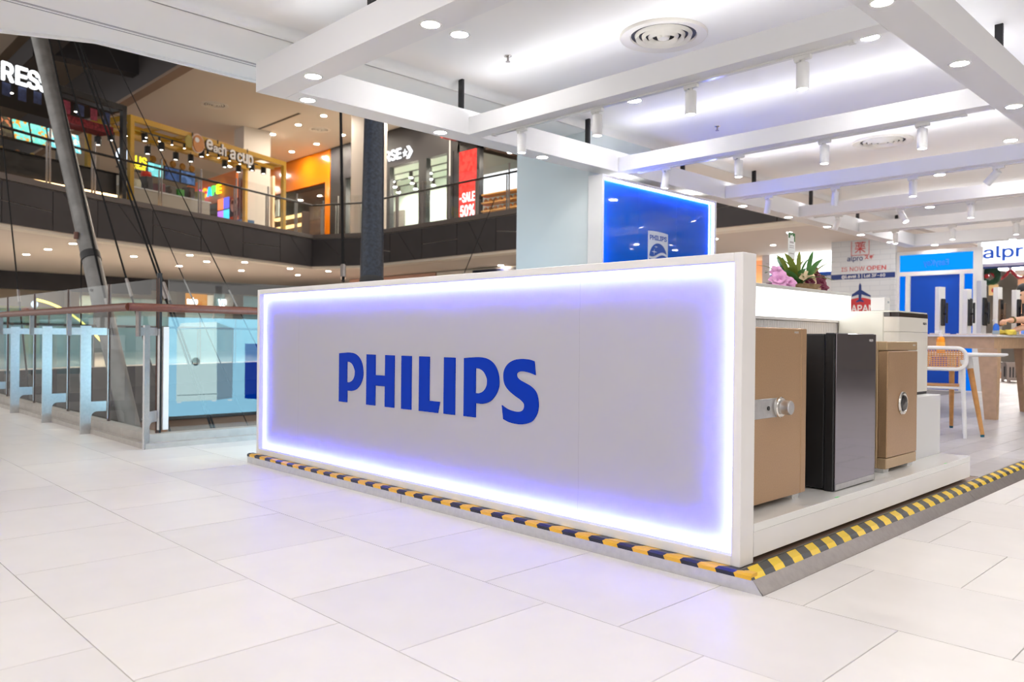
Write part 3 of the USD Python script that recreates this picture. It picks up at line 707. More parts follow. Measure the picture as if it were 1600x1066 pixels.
for c, r in (((.07, .02, .085), .062), ((.05, .10, .05), .05), ((.03, .20, .045), .05)): bloom(c, r, 7, cream, 'rose', 'cream rose')
for c, r in (((.10, .0, .06), .035), ((.06, .16, .12), .035), ((.06, .23, .07), .045), ((.05, .30, .04), .04), ((.04, .19, .16), .03), ((.06, .26, .1), .03)): bloom(c, r, 6, wine, 'carnation', 'wine red blossom')
part(fb, 'card_stick', rod((-.02, .02, .05), (-.02, .02, .22), .003), wood_leg)
cd_ = part(fb, 'card', bx(-.024, -.021, -.045, .045, .21, .385), white, label='white greeting card with a leafy border')
lf = [bx(-.0208, -.0202, y, y + w_, z, z + h_) for y, z, w_, h_ in ((-.044, .35, .02, .034), (-.02, .368, .018, .016), (.012, .365, .032, .019), (.03, .33, .014, .036), (-.006, .374, .02, .01))]
part(cd_, 'card_print', cat(lf), leaf_g[0])
part(cd_, 'card_text', cat([bx(-.0208, -.0202, -.032, .032, z, z + .005) for z in (.30, .288, .25)] + [bx(-.0208, -.0202, -.026, .026, .318, .33)]), mat('card_ink', (.45, .40, .42), .6))

# chair with a rattan back
ch = thing('chair', 'white plastic chair with a rattan back, pushed up to the small table', 'chair', (-.95, 5.17, .065), .28)
cw = mat('chair_white', (.80, .79, .77), .35); cane = mat('cane', srgb(214, 158, 100), .55)
sw, sd = .205, .17                                                  # local: back at -y, front at +y
se_ = part(ch, 'seat', bx(-sw - .005, sw + .005, -sd - .02, sd + .03, .425, .447, .008), cw)
part(se_, 'seat_pad', bx(-sw + .03, sw - .03, -sd + .02, sd, .447, .462, .006), cane)
for sx in (-1, 1):
    part(ch, 'leg', tube([(sx * (sw + .015), sd + .02, 0), (sx * sw, sd, .43)], [.015, .019], 14), cw, smooth=40)
    part(ch, 'leg', tube([(sx * (sw + .02), -sd - .06, 0), (sx * sw, -sd - .02, .43), (sx * (sw - .0), -sd - .05, .60), (sx * (sw - .01), -sd - .075, .69)], [.015, .02, .019, .018], 14), cw, smooth=40)
def ringpts(w, z0, z1, r, y0):
    o = []
    for cx, cz, a0 in ((w - r, z1 - r, 0), (-w + r, z1 - r, PI / 2), (-w + r, z0 + r, PI), (w - r, z0 + r, 1.5 * PI)):
        o += [(cx + r * math.cos(a0 + t), cz + r * math.sin(a0 + t)) for t in np.linspace(0, PI / 2, 8)]
    return [(x, y0 - .05 * (z - z0) + .35 * (x * x), z) for x, z in o]
rp = ringpts(.225, .605, .79, .075, -sd - .085)
bf_ = part(ch, 'back_frame', tube(rp + rp[:2], .017, 12), cw, smooth=40)
strands = []
for k in range(-9, 10):
    x = k * .021
    if abs(x) < .2: strands.append(bx(x - .0045, x + .0045, -sd - .088 + .35 * x * x - .004, -sd - .086 + .35 * x * x, .625, .775))
for z in np.arange(.628, .775, .0165):
    zz = z - .605
    strands.append(tube([(x, -sd - .087 - .05 * zz + .35 * x * x, z) for x in np.linspace(-.205, .205, 9)], .0048, 4))
part(bf_, 'cane_back', cat(strands), cane, label='woven rattan back panel')

tb = thing('side_table', 'small round white table on slanting beech legs behind the chair', 'table', (-.93, 5.50, .065))
part(tb, 'table_top', lathe([(0, .715), (.42, .715), (.448, .725), (.45, .735), (.445, .742), (0, .742)], 56), white, smooth=35)
for k, a in enumerate((-.62, 1.85, 3.75)):
    ca, sa = math.cos(a), math.sin(a)
    lg_ = part(tb, 'leg', rod((.40 * ca, .40 * sa, .02), (.24 * ca, .24 * sa, .60), .017, .026), wood_leg, smooth=40)
    part(lg_, 'leg_socket', rod((.24 * ca, .24 * sa, .60), (.205 * ca, .205 * sa, .715), .030, .036), white, smooth=40)
    part(lg_, 'leg_cap', rod((.40 * ca, .40 * sa, 0), (.398 * ca, .398 * sa, .022), .016, .017), mat('cap_teal', (.0, .10, .16), .3))
bo = thing('bottle', 'orange sanitizer bottle with a white pump on the small round table', 'bottle', (-.965, 5.30, .807))
bb_ = part(bo, 'bottle_body', lathe([(0, 0), (.034, 0), (.036, .01), (.036, .125), (.028, .142), (.014, .15), (0, .15)], 28), mat('orange_liquid', srgb(255, 158, 20), .2), smooth=40)
part(bb_, 'label', lathe([(.0362, .03), (.0364, .03), (.0364, .10), (.0362, .10)], 28), mat('orange_label', srgb(250, 176, 60), .4))
part(bo, 'pump', cat(rod((0, 0, .15), (0, 0, .178), .016), rod((0, 0, .178), (0, 0, .20), .006), bx(-.05, .012, -.008, .008, .196, .208, .002)), white, smooth=40)

# demonstration desk with lock stands
dkk = thing('demo_desk', 'long oak demonstration desk with a white top', 'desk', (-1.0, 7.15, .065))
part(dkk, 'top', bx(-2.4, .03, -.03, 1.5, .905, .928, .003), white)
part(dkk, 'oak_surface', bx(-2.35, -.02, .03, 1.45, .9285, .934), oak)
part(dkk, 'apron', bx(-2.36, 0, 0, .022, .775, .9045, .001), oak, label='front apron board')
part(dkk, 'apron', bx(-.022, 0, .0225, 1.47, .775, .9045, .001), oak)
part(dkk, 'apron', bx(-2.36, -.0225, 1.448, 1.47, .775, .9045, .001), oak)
for lx_, ly_ in ((0, 0), (-2.36, 0), (0, 1.47), (-2.36, 1.47)):
    sx, sy = (-1 if lx_ == 0 else 1), (1 if ly_ == 0 else -1)
    a = face_plate([(0, 0), (.085, 0), (.16, .774), (0, .774)], (lx_, ly_ + (.0 if sy > 0 else 0), 0), (sx, 0, 0), .03 * (-1 if False else 1))
    b = face_plate([(0, 0), (.085, 0), (.16, .774), (0, .774)], (lx_, ly_, 0), (0, sy, 0), .03)
    part(dkk, 'leg', cat(a, b), oak)
lock_b = mat('lock_black', (.015, .016, .02), .2); lock_br = mat('lock_bronze', (.20, .13, .09), .25, metal=.7)
def lock_stand(x, y, h, rz, k, lab, w=.12, colour=None, bronze=False):
    t = thing('lock_stand', lab, 'lock display', (x, y, .999), rz, 'smart lock display stands on the desk')
    part(t, 'base_plate', bx(-.07, .07, -.09, .09, 0, .012, .003), white)
    part(t, 'door_slab', bx(-.028, .028, -w / 2, w / 2, .012, h, .004), colour or white_gloss)
    lb_ = part(t, 'lock_body', bx(.028, .05, -.034, .034, .10, .42, .008), lock_br if bronze else lock_b)
    part(lb_, 'handle', cat(rod((.05, 0, .24), (.085, 0, .24), .010), bx(.078, .094, -.016, .016, .13, .37, .006)), lock_br if bronze else lock_b)
    part(lb_, 'keypad', bx(.05, .0515, -.026, .026, .30, .41), black_gl)
gs = mat('stand_grey', (.60, .61, .62), .35)
q = .9
lock_stand(-1.66, 7.52, .56, -.30, 0, 'white lock display slab in front of the dark blue panel, leftmost on the desk', .115)
lock_stand(-1.40, 7.62, .53, -.35, 1, 'white lock display slab with a curved lever, second from the left on the desk', .085)
lock_stand(-1.22, 7.50, .615, -.30, 2, 'greyer and taller lock display slab, third from the left on the desk', .10, gs)
lock_stand(-1.36, 8.05, .52, -.35, 3, 'short white lock display slab just behind the grey one', .075)
lock_stand(-1.17, 7.95, .56, -.35, 4, 'white lock display slab right in front of the cleaning hand, with a bronze lock', .09, None, True)
lock_stand(-1.02, 8.10, .53, -.35, 5, 'white lock display slab at the right edge of the picture', .075)
sb2 = thing('spray_bottle', 'clear spray bottle with blue liquid on the desk', 'bottle', (-1.07, 7.50, .999))
part(sb2, 'bottle_body', lathe([(0, 0), (.033, 0), (.035, .01), (.035, .045), (0, .045)], 24), pane('clear_plastic', (.85, .92, .97), film=(.5, .7, .9), cover=.5))
part(sb2, 'liquid', lathe([(0, .046), (.033, .046), (.030, .10), (.012, .125), (0, .125)], 24), mat('blue_liquid', srgb(40, 110, 220), .2), smooth=40)
part(sb2, 'trigger', cat(bx(-.012, .012, -.012, .012, .125, .15), bx(-.04, .015, -.01, .01, .15, .168, .003)), white)
tw = bx(-.09, .10, -.07, .07, 0, .05)
for _ in range(4): tw = tw.subdivide()
v = np.array(tw.vertices); v += (meshkit.fbm(v * 16, 3, 5)[:, None] - .5) * np.array([.05, .05, .06]); v[:, 2] = np.maximum(v[:, 2], 0) * (1.1 - 2.6 * np.abs(v[:, 0])); v[:, 2] = np.maximum(v[:, 2], 0); tw.vertices = v + [-1.03, 7.70, 1.0]
obj('cleaning_cloth', tw, mat('yellow_cloth', srgb(238, 214, 90), .9, bump=.3, nscale=80), 'crumpled yellow cleaning cloth on the desk under the hands', 'cloth', smooth=True)

# white screen wall with blue panels at the back of the stand (the name shows through from its far side)
ek = thing('screen_wall', 'white framed screen wall with blue translucent panels at the back of the stand', 'partition', (-4.0, 12.68, .065))
W, HH = 1.40, 2.50
part(ek, 'frame_post', bx(0, .045, 0, .07, 0, HH), white)
part(ek, 'frame_post', bx(1.265, W, 0, .07, 0, HH), white)
part(ek, 'frame_rail', bx(.0455, 1.2645, 0, .07, 2.435, HH), white)
part(ek, 'frame_rail', bx(.0455, 1.2645, 0, .07, 2.05, 2.125), white)
part(ek, 'frame_post', bx(.155, .235, 0, .07, 0, 2.0495), white)
part(ek, 'frame_post', bx(1.055, 1.125, 0, .07, 0, 2.0495), white)
sky = glow('panel_sky_blue', srgb(14, 150, 245), .46); mid_b = glow('panel_blue', srgb(6, 110, 225), .46); deep = mat('panel_deep_blue', srgb(2, 74, 190), .4, spec=.3)
bp_ = part(ek, 'blue_panel', bx(.0455, 1.2645, .03, .045, 2.1255, 2.4345), sky, label='glowing sky blue panel with mirrored lettering')
part(ek, 'blue_panel', bx(.0455, .1545, .03, .045, 0, 2.0495), mid_b)
part(ek, 'blue_panel', bx(1.1255, 1.2645, .03, .045, 0, 2.0495), mid_b)
part(ek, 'blue_panel', bx(.2355, 1.0545, .03, .045, 0, 2.0495), deep, label='darker blue middle panel')
part(bp_, 'lettering', words('EasyKey', .10, (.45, .03, 2.225), (1, 0, 0), .002, bold=True, width=.42, mirror=True), mat('key_blue', srgb(10, 92, 190), .4))

# ================================================================== RAILING, MAST AND CABLES OF THE OPENING
rail_glass = pane('railing_glass', (.93, .96, .96), ior=1.25)
hand_m = mat('handrail_wood', srgb(112, 62, 46), .35, noise=.10, nscale=30)
brown_e = mat('mullion_brown', srgb(92, 66, 56), .45)
def assembly(with_bracket=True):
    """one support in a frame whose x runs outwards (towards the walkway) from the glass and y along the run"""
    t = .014
    out = [('post', prism([(.152, -t / 2), (.24, -t / 2), (.24, t / 2), (.152, t / 2)], 0, .975), steel)]
    def xz(poly, th):
        m = prism(poly, -th / 2, th / 2); v = np.array(m.vertices); m.vertices = np.stack([v[:, 0], v[:, 2], v[:, 1]], 1); m.invert(); return m
    out.append(('arm', xz([(.02, .893), (.345, .893), (.345, .957), (.02, .957)], .010), steel))
    out.append(('bracket', prism([(.315, -.012), (.352, -.012), (.352, .012), (.315, .012)], .885, 1.085), steel_d))
    g = [(.02, .20), (.10, .20)] + [(.10 + .05 * math.sin(a), .15 + .05 * math.cos(a)) for a in np.linspace(0, PI / 2, 7)] + [(.152, .12), (.152, .29), (.02, .29)]
    out.append(('lower_arm', xz(g, .010), steel))
    out.append(('mullion', bx(-.012, .012, -.012, .012, .1, 1.36), brown_e))
    out.append(('mullion_face', bx(.012, .016, .004, .022, .13, .95), steel))
    return out
def put(t, o, ang):
    up_ = {}
    for name, m, mt in assembly():
        up_[name] = part(up_.get({'arm': 'post', 'lower_arm': 'post', 'bracket': 'post', 'mullion_face': 'mullion'}.get(name), t), name, move(m, o, ang), mt)
ra = thing('railing', 'glass railing with steel posts and a wooden handrail round the opening', 'railing', (0, 0, 0))
GX, GY = -5.10, -.20
for k, x in enumerate((-6.28, -7.53, -8.83, -10.1, -11.4)): put(ra, (x, GY, 0), -PI / 2)
put(ra, (GX, GY, 0), -PI / 4)
for y in (1.07, 2.35, 3.6): put(ra, (GX, y, 0), 0)
part(ra, 'corner_post', bx(GX - .018, GX + .035, GY + .03, GY + .075, .13, .965, .002), white_lam, label='white steel corner clamp of the glass')
part(ra, 'corner_post', bx(GX - .010, GX + .012, GY - .01, GY + .025, .1, 1.40), black, label='dark corner mullion')
xs = [-5.135, -6.265, -6.295, -7.515, -7.545, -8.815, -8.845, -10.085, -10.115, -11.385]
for a, b in zip(xs[::2], xs[1::2]): part(ra, 'glass_pane', bx(b, a, GY - .006, GY + .006, .11, 1.355), rail_glass)
for a, b in ((-.12, 1.055), (1.085, 2.335), (2.365, 3.585)): part(ra, 'glass_pane', bx(GX - .006, GX + .006, a, b, .11, 1.36), pane('coated_glass', (.86, .92, .94), ior=1.95))
def oval(p, q):
    return tube([p, q], .031, 20)
part(ra, 'handrail', tube([(-11.6, GY - .335, 1.108), (GX + .335, GY - .335, 1.108), (GX + .335, GY - .334, 1.108)][:2], .031, 20), hand_m, smooth=40)
part(ra, 'handrail', tube([(GX + .335, GY - .345, 1.108), (GX + .335, 3.7, 1.108)], .031, 20), hand_m, smooth=40)
part(ra, 'lower_step', prism([(-11.6, GY - .155), (GX + .155, GY - .155), (GX + .155, 3.7), (GX - .05, 3.7), (GX - .05, GY + .05), (-11.6, GY + .05)], 0, .042), stone)
part(ra, 'plinth', prism([(-11.6, GY - .09), (GX + .085, GY - .09), (GX + .085, 3.7), (GX - .04, 3.7), (GX - .04, GY + .04), (-11.6, GY + .04)], .042, .105), stone)

mast_m = mat('mast_steel', (.20, .195, .19), .4, metal=.6, noise=.18, nscale=5)
P0, P1 = np.array([-9.03, .93, -.33]), np.array([-13.314, .871, 5.866]); MD = (P1 - P0) / np.linalg.norm(P1 - P0)
mt_ = thing('mast', 'thick leaning grey steel mast rising out of the opening', 'mast', tuple(P0))
def onm(z): return MD * ((z - P0[2]) / MD[2])
part(mt_, 'tube', tube([onm(-4.9), onm(3.0), onm(9.5)], [.118, .122, .13], 28), mast_m, smooth=40)
part(mt_, 'collar', tube([onm(1.93), onm(2.03)], [.131, .131], 28), black, label='black band round the mast')
part(mt_, 'bolt', rod(onm(1.5) + np.array([.07, -.09, 0]), onm(1.5) + np.array([.08, -.125, 0]), .018), dark)
for dx, dy, dz in ((-.17, -.05, 2.25), (.05, -.14, 2.3)):
    c = onm(dz) + np.array([dx, dy, 0])
    part(mt_, 'shackle', cat(rod(c + [.06 * (1 if dx < 0 else -1), .03, 0], c, .025), rod(c + [0, 0, .04], c - [0, 0, .06], .03)), mat('shackle_rust', (.16, .07, .05), .5))
cable_m = mat('cable_steel', (.008, .008, .009), .7, spec=.2)
CB = [((-13.102, 1.087, 5.833), (-9.556, 1.115, 1.334), .013, 'dark stay cable starting at the top of the mast, first to its right'), ((-12.926, 1.267, 5.835), (-9.233, 1.445, 1.304), .014, 'dark stay cable, left one of the close pair right of the mast'),
      ((-12.874, 1.32, 5.82), (-9.197, 1.481, 1.288), .014, 'dark stay cable, right one of the close pair right of the mast'), ((-12.541, 1.66, 5.722), (-8.554, 2.138, 1.195), .007, 'thin stay cable farthest right of the mast, crossing the yellow pergola'),
      ((-12.864, 1.33, 5.82), (-8.99, 1.694, 1.342), .006, 'thin stay cable crossing in front of the black kiosk post'), ((-13.732, .437, 4.375), (-10.608, .04, 1.267), .010, 'thin stay cable left of the mast at the picture edge'),
      ((-12.977, .928, 5.761), (-9.85, .93, 1.05), .014, 'dark cable running close along the right side of the mast'), ((-9.826, 4.43, 4.863), (-7.603, 3.112, 1.634), .022, 'black hanger rod left of the dark blue column'),
      ((-8.106, 6.178, 2.929), (-6.499, 4.24, 1.693), .006, 'thin cable slanting down right of the dark blue column'), ((-11.25, .961, 2.2), (-11.023, .902, .2), .010, 'vertical cable hanging from the shackle on the mast')]
for a, b, r, lab in CB:
    a, b = np.array(a), np.array(b); d = b - a
    e = 1.75 if b[2] < 1.4 and r < .02 and a[2] > 3 else 1.0
    t = thing('stay_cable', lab, 'cable', tuple(a), 0, 'stay cables of the mast')
    part(t, 'cable', rod(-d * (.35 if a[2] > 2.5 else 0), d * e, r, n=8), cable_m, smooth=60)
    part(t, 'socket', rod(d * .93, d * .985, r * 1.7, n=10), steel_d, smooth=60)
bc = thing('steel_column', 'dark blue black textured steel column standing in the opening behind the sign', 'column', (-8.60, 4.24, 1.743))
dv = np.array([-9.432 + 8.597, 4.831 - 4.241, 4.448 - 1.743])
bc_m = mat('column_blueblack', (.022, .032, .055), .35, noise=.5, nscale=22, bump=.5)
part(bc, 'shaft', tube([-dv * 2.45, dv * 0, dv * 1.0, dv * 1.9], [.19, .178, .166, .155], 32), bc_m, smooth=40)
part(bc, 'collar', tube([-dv * .02, dv * .01], [.184, .184], 32), dark)

# ================================================================== ACROSS THE OPENING, UPPER GALLERY
LA, LANG = np.array([-21.944, 4.338]), math.atan2(.93429, -.35651)
LD, LN = np.array([-.35651, .93429]), np.array([-.93429, -.35651])
def L(s, o, z): p = LA + LD * s + LN * o; return (p[0], p[1], z)

gal_glass = pane('gallery_glass', (.95, .96, .96), ior=1.3)
low_glass = pane('low_glass', (.85, .93, .96), film=srgb(150, 200, 215), cover=.35, ior=1.5)
def gallery_rail(label, z, glass):
    t = thing('gallery_railing', label, 'railing', (0, 0, z))
    for p, q in zip(EDGE[:-1], EDGE[1:]):
        p, q = np.array(p), np.array(q); Ln = np.linalg.norm(q - p); d = (q - p) / Ln; n = np.array([d[1], -d[0]]); a = math.atan2(d[1], d[0])
        if n @ (np.array([-13., 6.]) - p) < 0: n = -n
        k = max(1, round(Ln / 1.42)); w = Ln / k; o = p - n * .06; sh = .67 if p[0] > -6 else (-.70 if Ln > 9 else 0.)
        for i in range(k):
            if p[1] > 13.7 and p[0] > -6 and (i * w) < 3: continue
            c = o + d * (i * w + sh)
            part(t, 'glass_pane', move(bx(.02, w - .02, -.006, .006, .03, 1.44), (*c, 0), a), glass)
            part(t, 'post', move(cat(bx(-.012, .012, -.025, .025, 0, 1.44), bx(.09, .104, -.03, .03, 0, 1.10)), (*c, 0), a), steel_d)
        part(t, 'handrail', tube([(*(p - n * .02), 1.13), (*(q - n * .02), 1.13)], .035, 10), black, smooth=50)
    return t
gallery_rail('glass railing with a dark handrail along the upper gallery', 4.72, gal_glass)
gallery_rail('glass railing with a dark handrail along the far walkway on our level', .0, low_glass)

# black snack kiosk at the far left
rk = thing('snack_kiosk', 'black framed snack kiosk with glowing white lettering and menu screens, far left', 'kiosk', L(-5.2, 1.2, 4.71), LANG)
K = 7.0
for x, y in ((0, 0), (K, 0), (0, 2.8), (K, 2.8), (3.5, 2.8)): part(rk, 'post', bx(x - .07, x + .07, y - .07, y + .07, 0, 3.05), black)
for y in (0, 2.8): part(rk, 'beam', bx(-.07, K + .07, y - .07, y + .07, 2.90, 3.06), black)
for x in (0, K): part(rk, 'beam', bx(x - .07, x + .07, .07, 2.73, 2.90, 3.06), black)
part(rk, 'roof', bx(0, K, .4, 2.8, 2.86, 2.90), mat('kiosk_roof', srgb(60, 52, 50), .7))
part(rk, 'counter', bx(0, K - .1, .15, .8, 0, .98), mat('kiosk_counter', srgb(38, 33, 32), .4))
part(rk, 'counter_top', bx(-.05, K - .05, .1, .85, .98, 1.02), black_gl)
part(rk, 'led_strip', bx(0, K - .1, .11, .145, .28, .36), glow('warm_strip', (1., .62, .28), 3.), label='warm glowing strip along the counter foot')
part(rk, 'display_case', bx(.5, K - .6, .25, .75, 1.02, 1.42), gal_glass)
for k in range(14): part(rk, 'snack_tray', cat(bx(.6 + k * .42, .9 + k * .42, .3, .7, 1.03, 1.06), trimesh.creation.icosphere(1, .06).apply_translation((.75 + k * .42, .5, 1.1))), [mat('tray_brown', srgb(150, 96, 50), .5), mat('tray_gold', srgb(190, 150, 80), .5)][k % 2])
part(rk, 'back_shelf', cat([bx(.2, K - .2, 2.3, 2.7, z, z + .04) for z in (1.1, 1.5, 1.9)] + [bx(x, x + .05, 2.3, 2.7, 0, 2.0) for x in (.2, 2.4, 4.6, K - .25)]), black)
bub = glow('bubble_white', (.93, .97, 1.), 1.0)
for k, (c, x) in enumerate(zip('PRESS', (2.88, 3.27, 3.64, 3.96, 4.26))):
    w = words(c, .46, (x, -.12, 2.72), (1, 0, 0), .05, bold=True, width=.31)
    part(rk, 'sign_letter', w, bub, label='glowing white rounded letter')
part(rk, 'sign_bar', bx(1.8, 4.9, -.10, -.075, 2.80, 2.84), black)
def screen(n, cols, s, strength=1.3):
    if n in LOOKS: return LOOKS[n]
    LOOKS[n] = usdkit.material(stage, '/World/Looks/' + n, {'tc': ('texture_coordinate', {}), 'v': ('voronoi_texture', {'scale': s}), 'bw': ('separate_color', {}), 'r': ('rgb_ramp', {'ramp': [(i / max(1, len(cols) - 1), c) for i, c in enumerate(cols)], 'interpolate': False}), 'e': ('emission', {'strength': strength})},
        [('tc.object', 'v.vector'), ('v.color', 'bw.color'), ('bw.r', 'r.fac'), ('r.color', 'e.color')], surface='e.emission')
    return LOOKS[n]
scr = [screen('menu_red', [srgb(220, 110, 80), srgb(240, 200, 160), srgb(60, 50, 50), srgb(205, 80, 60)], 13, .6), screen('menu_dark', [srgb(70, 60, 50), srgb(90, 80, 60), srgb(200, 120, 80), srgb(60, 52, 48)], 13, .6),
       screen('menu_mint', [srgb(120, 220, 200), srgb(140, 230, 210), srgb(230, 160, 60), srgb(90, 170, 60)], 11, .65), screen('menu_aqua', [srgb(110, 215, 225), srgb(150, 230, 235), srgb(235, 225, 205), srgb(240, 180, 110)], 11, .65)]
for k in range(6):
    x = 3.0 + .50 * k
    m = bx(x, x + .42, .46, .50, 1.42, 1.96)
    m.apply_transform(trimesh.transformations.rotation_matrix(-.25, [1, 0, 0], [x, .48, 1.7]))
    part(rk, 'menu_screen', m, scr[[0, 1, 2, 2, 3, 3][k]], label='bright menu screen')
flag_m = [mat('flag_navy', srgb(46, 56, 92), .7, noise=.4, nscale=9), mat('flag_wine', srgb(120, 40, 60), .7, noise=.5, nscale=9)]
for k in range(9):
    x = 2.9 + .42 * k
    part(rk, 'bunting_flag', bx(x, x + .22, -.09, -.085, 2.36 - .02 * (k % 3), 2.68), flag_m[k % 2 if k > 4 else 0])
part(rk, 'bunting_cord', tube([(x, -.088, 2.68 + .06 * abs(math.sin(x * 1.4))) for x in np.linspace(2.2, 6.9, 30)], .008, 5), black)
part(rk, 'floral_canopy', bx(5.3, 6.9, .3, .9, 2.2, 2.42), mat('floral_red', srgb(130, 44, 50), .8, noise=.6, nscale=14), label='red floral valance')
for k, x in enumerate((.8, 2.6, 4.0, 5.9)):
    sl_ = part(rk, 'spot_lamp', rod((x, .6, 2.66), (x, .6, 2.86), .06, n=14), black)
    part(sl_, 'lamp_lens', rod((x, .6, 2.652), (x, .6, 2.658), .05, n=14), lamp_glow)

# yellow pergola of the drinks stall
pg = thing('pergola', 'yellow steel pergola of the drinks stall on the upper gallery', 'pergola', L(2.07, 1.2, 4.71), LANG)
PW, PD, PH = 6.8, 1.9, 2.85
for x, y in ((0, 0), (PW, 0), (0, PD), (PW, PD)): part(pg, 'post', bx(x - .07, x + .07, y - .07, y + .07, 0, PH - .17), yellow_m)
for y in (0, PD): part(pg, 'beam', bx(-.07, PW + .07, y - .07, y + .07, PH - .17, PH), yellow_m)
for x in (0, PW): part(pg, 'beam', bx(x - .07, x + .07, .07, PD - .07, PH - .17, PH), yellow_m)
for y in (.45, .9, 1.4): part(pg, 'slat', bx(.07, PW - .07, y - .05, y + .05, PH - .28, PH - .17), yellow_m)
for k in range(1, 6): part(pg, 'cross_slat', bx(k * PW / 6 - .05, k * PW / 6 + .05, .07, PD - .07, PH - .165, PH - .06), yellow_m)
part(pg, 'spot_rail', bx(.5, 5.6, .16, .19, PH - .36, PH - .33), black)
for k in range(10):
    x = .7 + k * .5
    ss_ = part(pg, 'small_spot', rod((x, .175, PH - .50), (x, .175, PH - .36), .035, n=10), black)
    part(ss_, 'spot_lens', rod((x, .175, PH - .506), (x, .175, PH - .501), .03, n=10), lamp_glow)
ps = thing('stall_sign', 'hanging Peach a cup sign with two fruit shapes, under the yellow pergola', 'shop sign', L(4.0, 1.05, 7.56), LANG)
def facing(poly, o, d=.03): return face_plate(poly, o, (1, 0, 0), d)
def blob(cx, cz, rx, rz): return [(cx + rx * math.cos(t), cz + rz * math.sin(t) * (1 - .12 * math.cos(t))) for t in np.linspace(0, 2 * PI, 28)[:-1]]
part(ps, 'fruit', facing(blob(.16, -.33, .17, .20), (0, .0, 0)), mat('pear_green', srgb(168, 150, 60), .5), label='green pear shape')
part(ps, 'fruit', facing(blob(.52, -.32, .27, .32), (0, .0, 0)), mat('peach_rim', srgb(225, 205, 190), .5))
part(ps, 'fruit_face', facing(blob(.52, -.33, .23, .28), (0, -.03, 0)), mat('peach_brown', srgb(196, 128, 62), .5), label='brown peach shape')
part(ps, 'fruit_spot', facing(blob(.44, -.22, .09, .08), (0, -.06, 0), .01), white)
lt = mat('letter_light', (.85, .84, .82), .4)
for txt, x, z, h, w_ in (('e', .86, -.40, .42, .27), ('a', 1.17, -.44, .26, .17), ('c', 1.37, -.45, .26, .17), ('h', 1.55, -.47, .36, .19), ('a', 1.92, -.50, .40, .25), ('c', 2.26, -.52, .38, .24), ('u', 2.52, -.52, .42, .24), ('p', 2.79, -.52, .42, .25)):
    part(ps, 'letter_back', words(txt, h * 1.06, (x - .012, .012, z - .01), (1, 0, 0), .02, True, w_ * 1.14), black)
    part(ps, 'letter', words(txt, h, (x, -.03, z), (1, 0, 0), .03, True, w_), lt)
part(ps, 'bracket', cat(*[rod((x, 0, -.12), (x, 0, .0), .02) for x in (.3, 1.4, 2.8)]), black)
lamp0 = None
LP = [(3.16, 1.9, 7.2), (3.81, 1.9, 7.06), (3.70, 2.4, 6.95), (4.85, 2.4, 7.0), (5.51, 1.9, 7.2), (5.5, 2.4, 7.07), (2.47, 1.9, 7.2), (1.49, 1.9, 6.70), (1.94, 1.9, 6.94), (7.08, 2.4, 7.2), (7.78, 2.4, 7.15), (7.94, 1.9, 7.2), (8.55, 1.9, 7.2)]
for k, (s, o, z) in enumerate(sorted(LP)):
    lab = f'black cylinder pendant lamp under the yellow pergola, {ORD[k] if k < 12 else "last"} from the left'
    if lamp0 is None:
        lamp0 = thing('pendant_lamp', lab, 'lamp', L(s, o, z - .12), 0, 'pendant lamps under the pergola')
        part(lamp0, 'shade', lathe([(0, .26), (.09, .26), (.10, .24), (.10, 0), (.088, 0), (.085, .2), (0, .2)], 20), black, smooth=40)
        part(lamp0, 'bulb', lathe([(0, .02), (.07, .02), (.07, .024), (0, .03)], 16), lamp_glow)
        part(lamp0, 'cord', rod((0, 0, .26), (0, 0, .34), .012, n=8), black)
    else: dup(lamp0, L(s, o, z - .12), 0, lab)
# drinks stall under it
dsx = thing('drinks_stall', 'pale counter of the drinks stall with machines and jars, under the yellow pergola', 'stall', L(2.4, 2.0, 4.71), LANG)
part(dsx, 'counter', bx(0, 3.6, 0, .6, 0, .85), mat('stall_pale', srgb(190, 180, 165), .5))
part(dsx, 'counter_top', bx(-.03, 3.63, -.03, .63, .85, .89), white)
for k, (x, h, c) in enumerate(((.15, .35, (205, 200, 190)), (.55, .28, (210, 205, 180)), (1.0, .45, (60, 60, 62)), (1.5, .32, (120, 60, 66)), (1.95, .3, (90, 80, 70)), (2.3, .26, (60, 150, 50)), (2.75, .4, (70, 50, 42)), (3.2, .34, (170, 160, 90)))):
    part(dsx, 'machine', cat(bx(x, x + .28, .1, .45, .89, .89 + h, .02), bx(x + .05, x + .2, .08, .1, .95, .89 + h * .6)), mat(f'machine_{k}', srgb(*c), .4))
part(dsx, 'dispenser_top', lathe([(0, 1.34), (.15, 1.34), (.17, 1.42), (.15, 1.5), (0, 1.5)], 16).apply_translation((1.14, .27, 0)), mat('dispenser_red', srgb(220, 60, 40), .4))
st = thing('stall_screens', 'row of menu screens and yellow lettering hung at the back of the drinks stall', 'menu board', L(3.05, 3.0, 6.3), LANG)
part(st, 'sign_disc', facing(arc(.18, .45, .24, 0, 2 * PI, 24)[:-1], (0, 0, 0)), glow('sign_white', (.75, .85, 1.), 1.), label='pale glowing letter D')
part(st, 'sign_hole', facing(arc(.15, .45, .09, 0, 2 * PI, 20)[:-1], (0, -.03, 0), .01), mat('gold_hole', srgb(190, 150, 60), .5))
part(st, 'sign_text', words('AUS', .30, (.40, 0, .24), (1, 0, 0), .03, True, .72), glow('sign_yellow', (1., .74, .03), .95), label='glowing yellow letters')
part(st, 'sign_text', words('PEACH', .08, (.55, 0, .12), (1, 0, 0), .03, True, .5), glow('sign_yellow', (1., .74, .03), .95))
part(st, 'sign_bar', bx(-.02, 3.2, .01, .05, .02, .07), black)
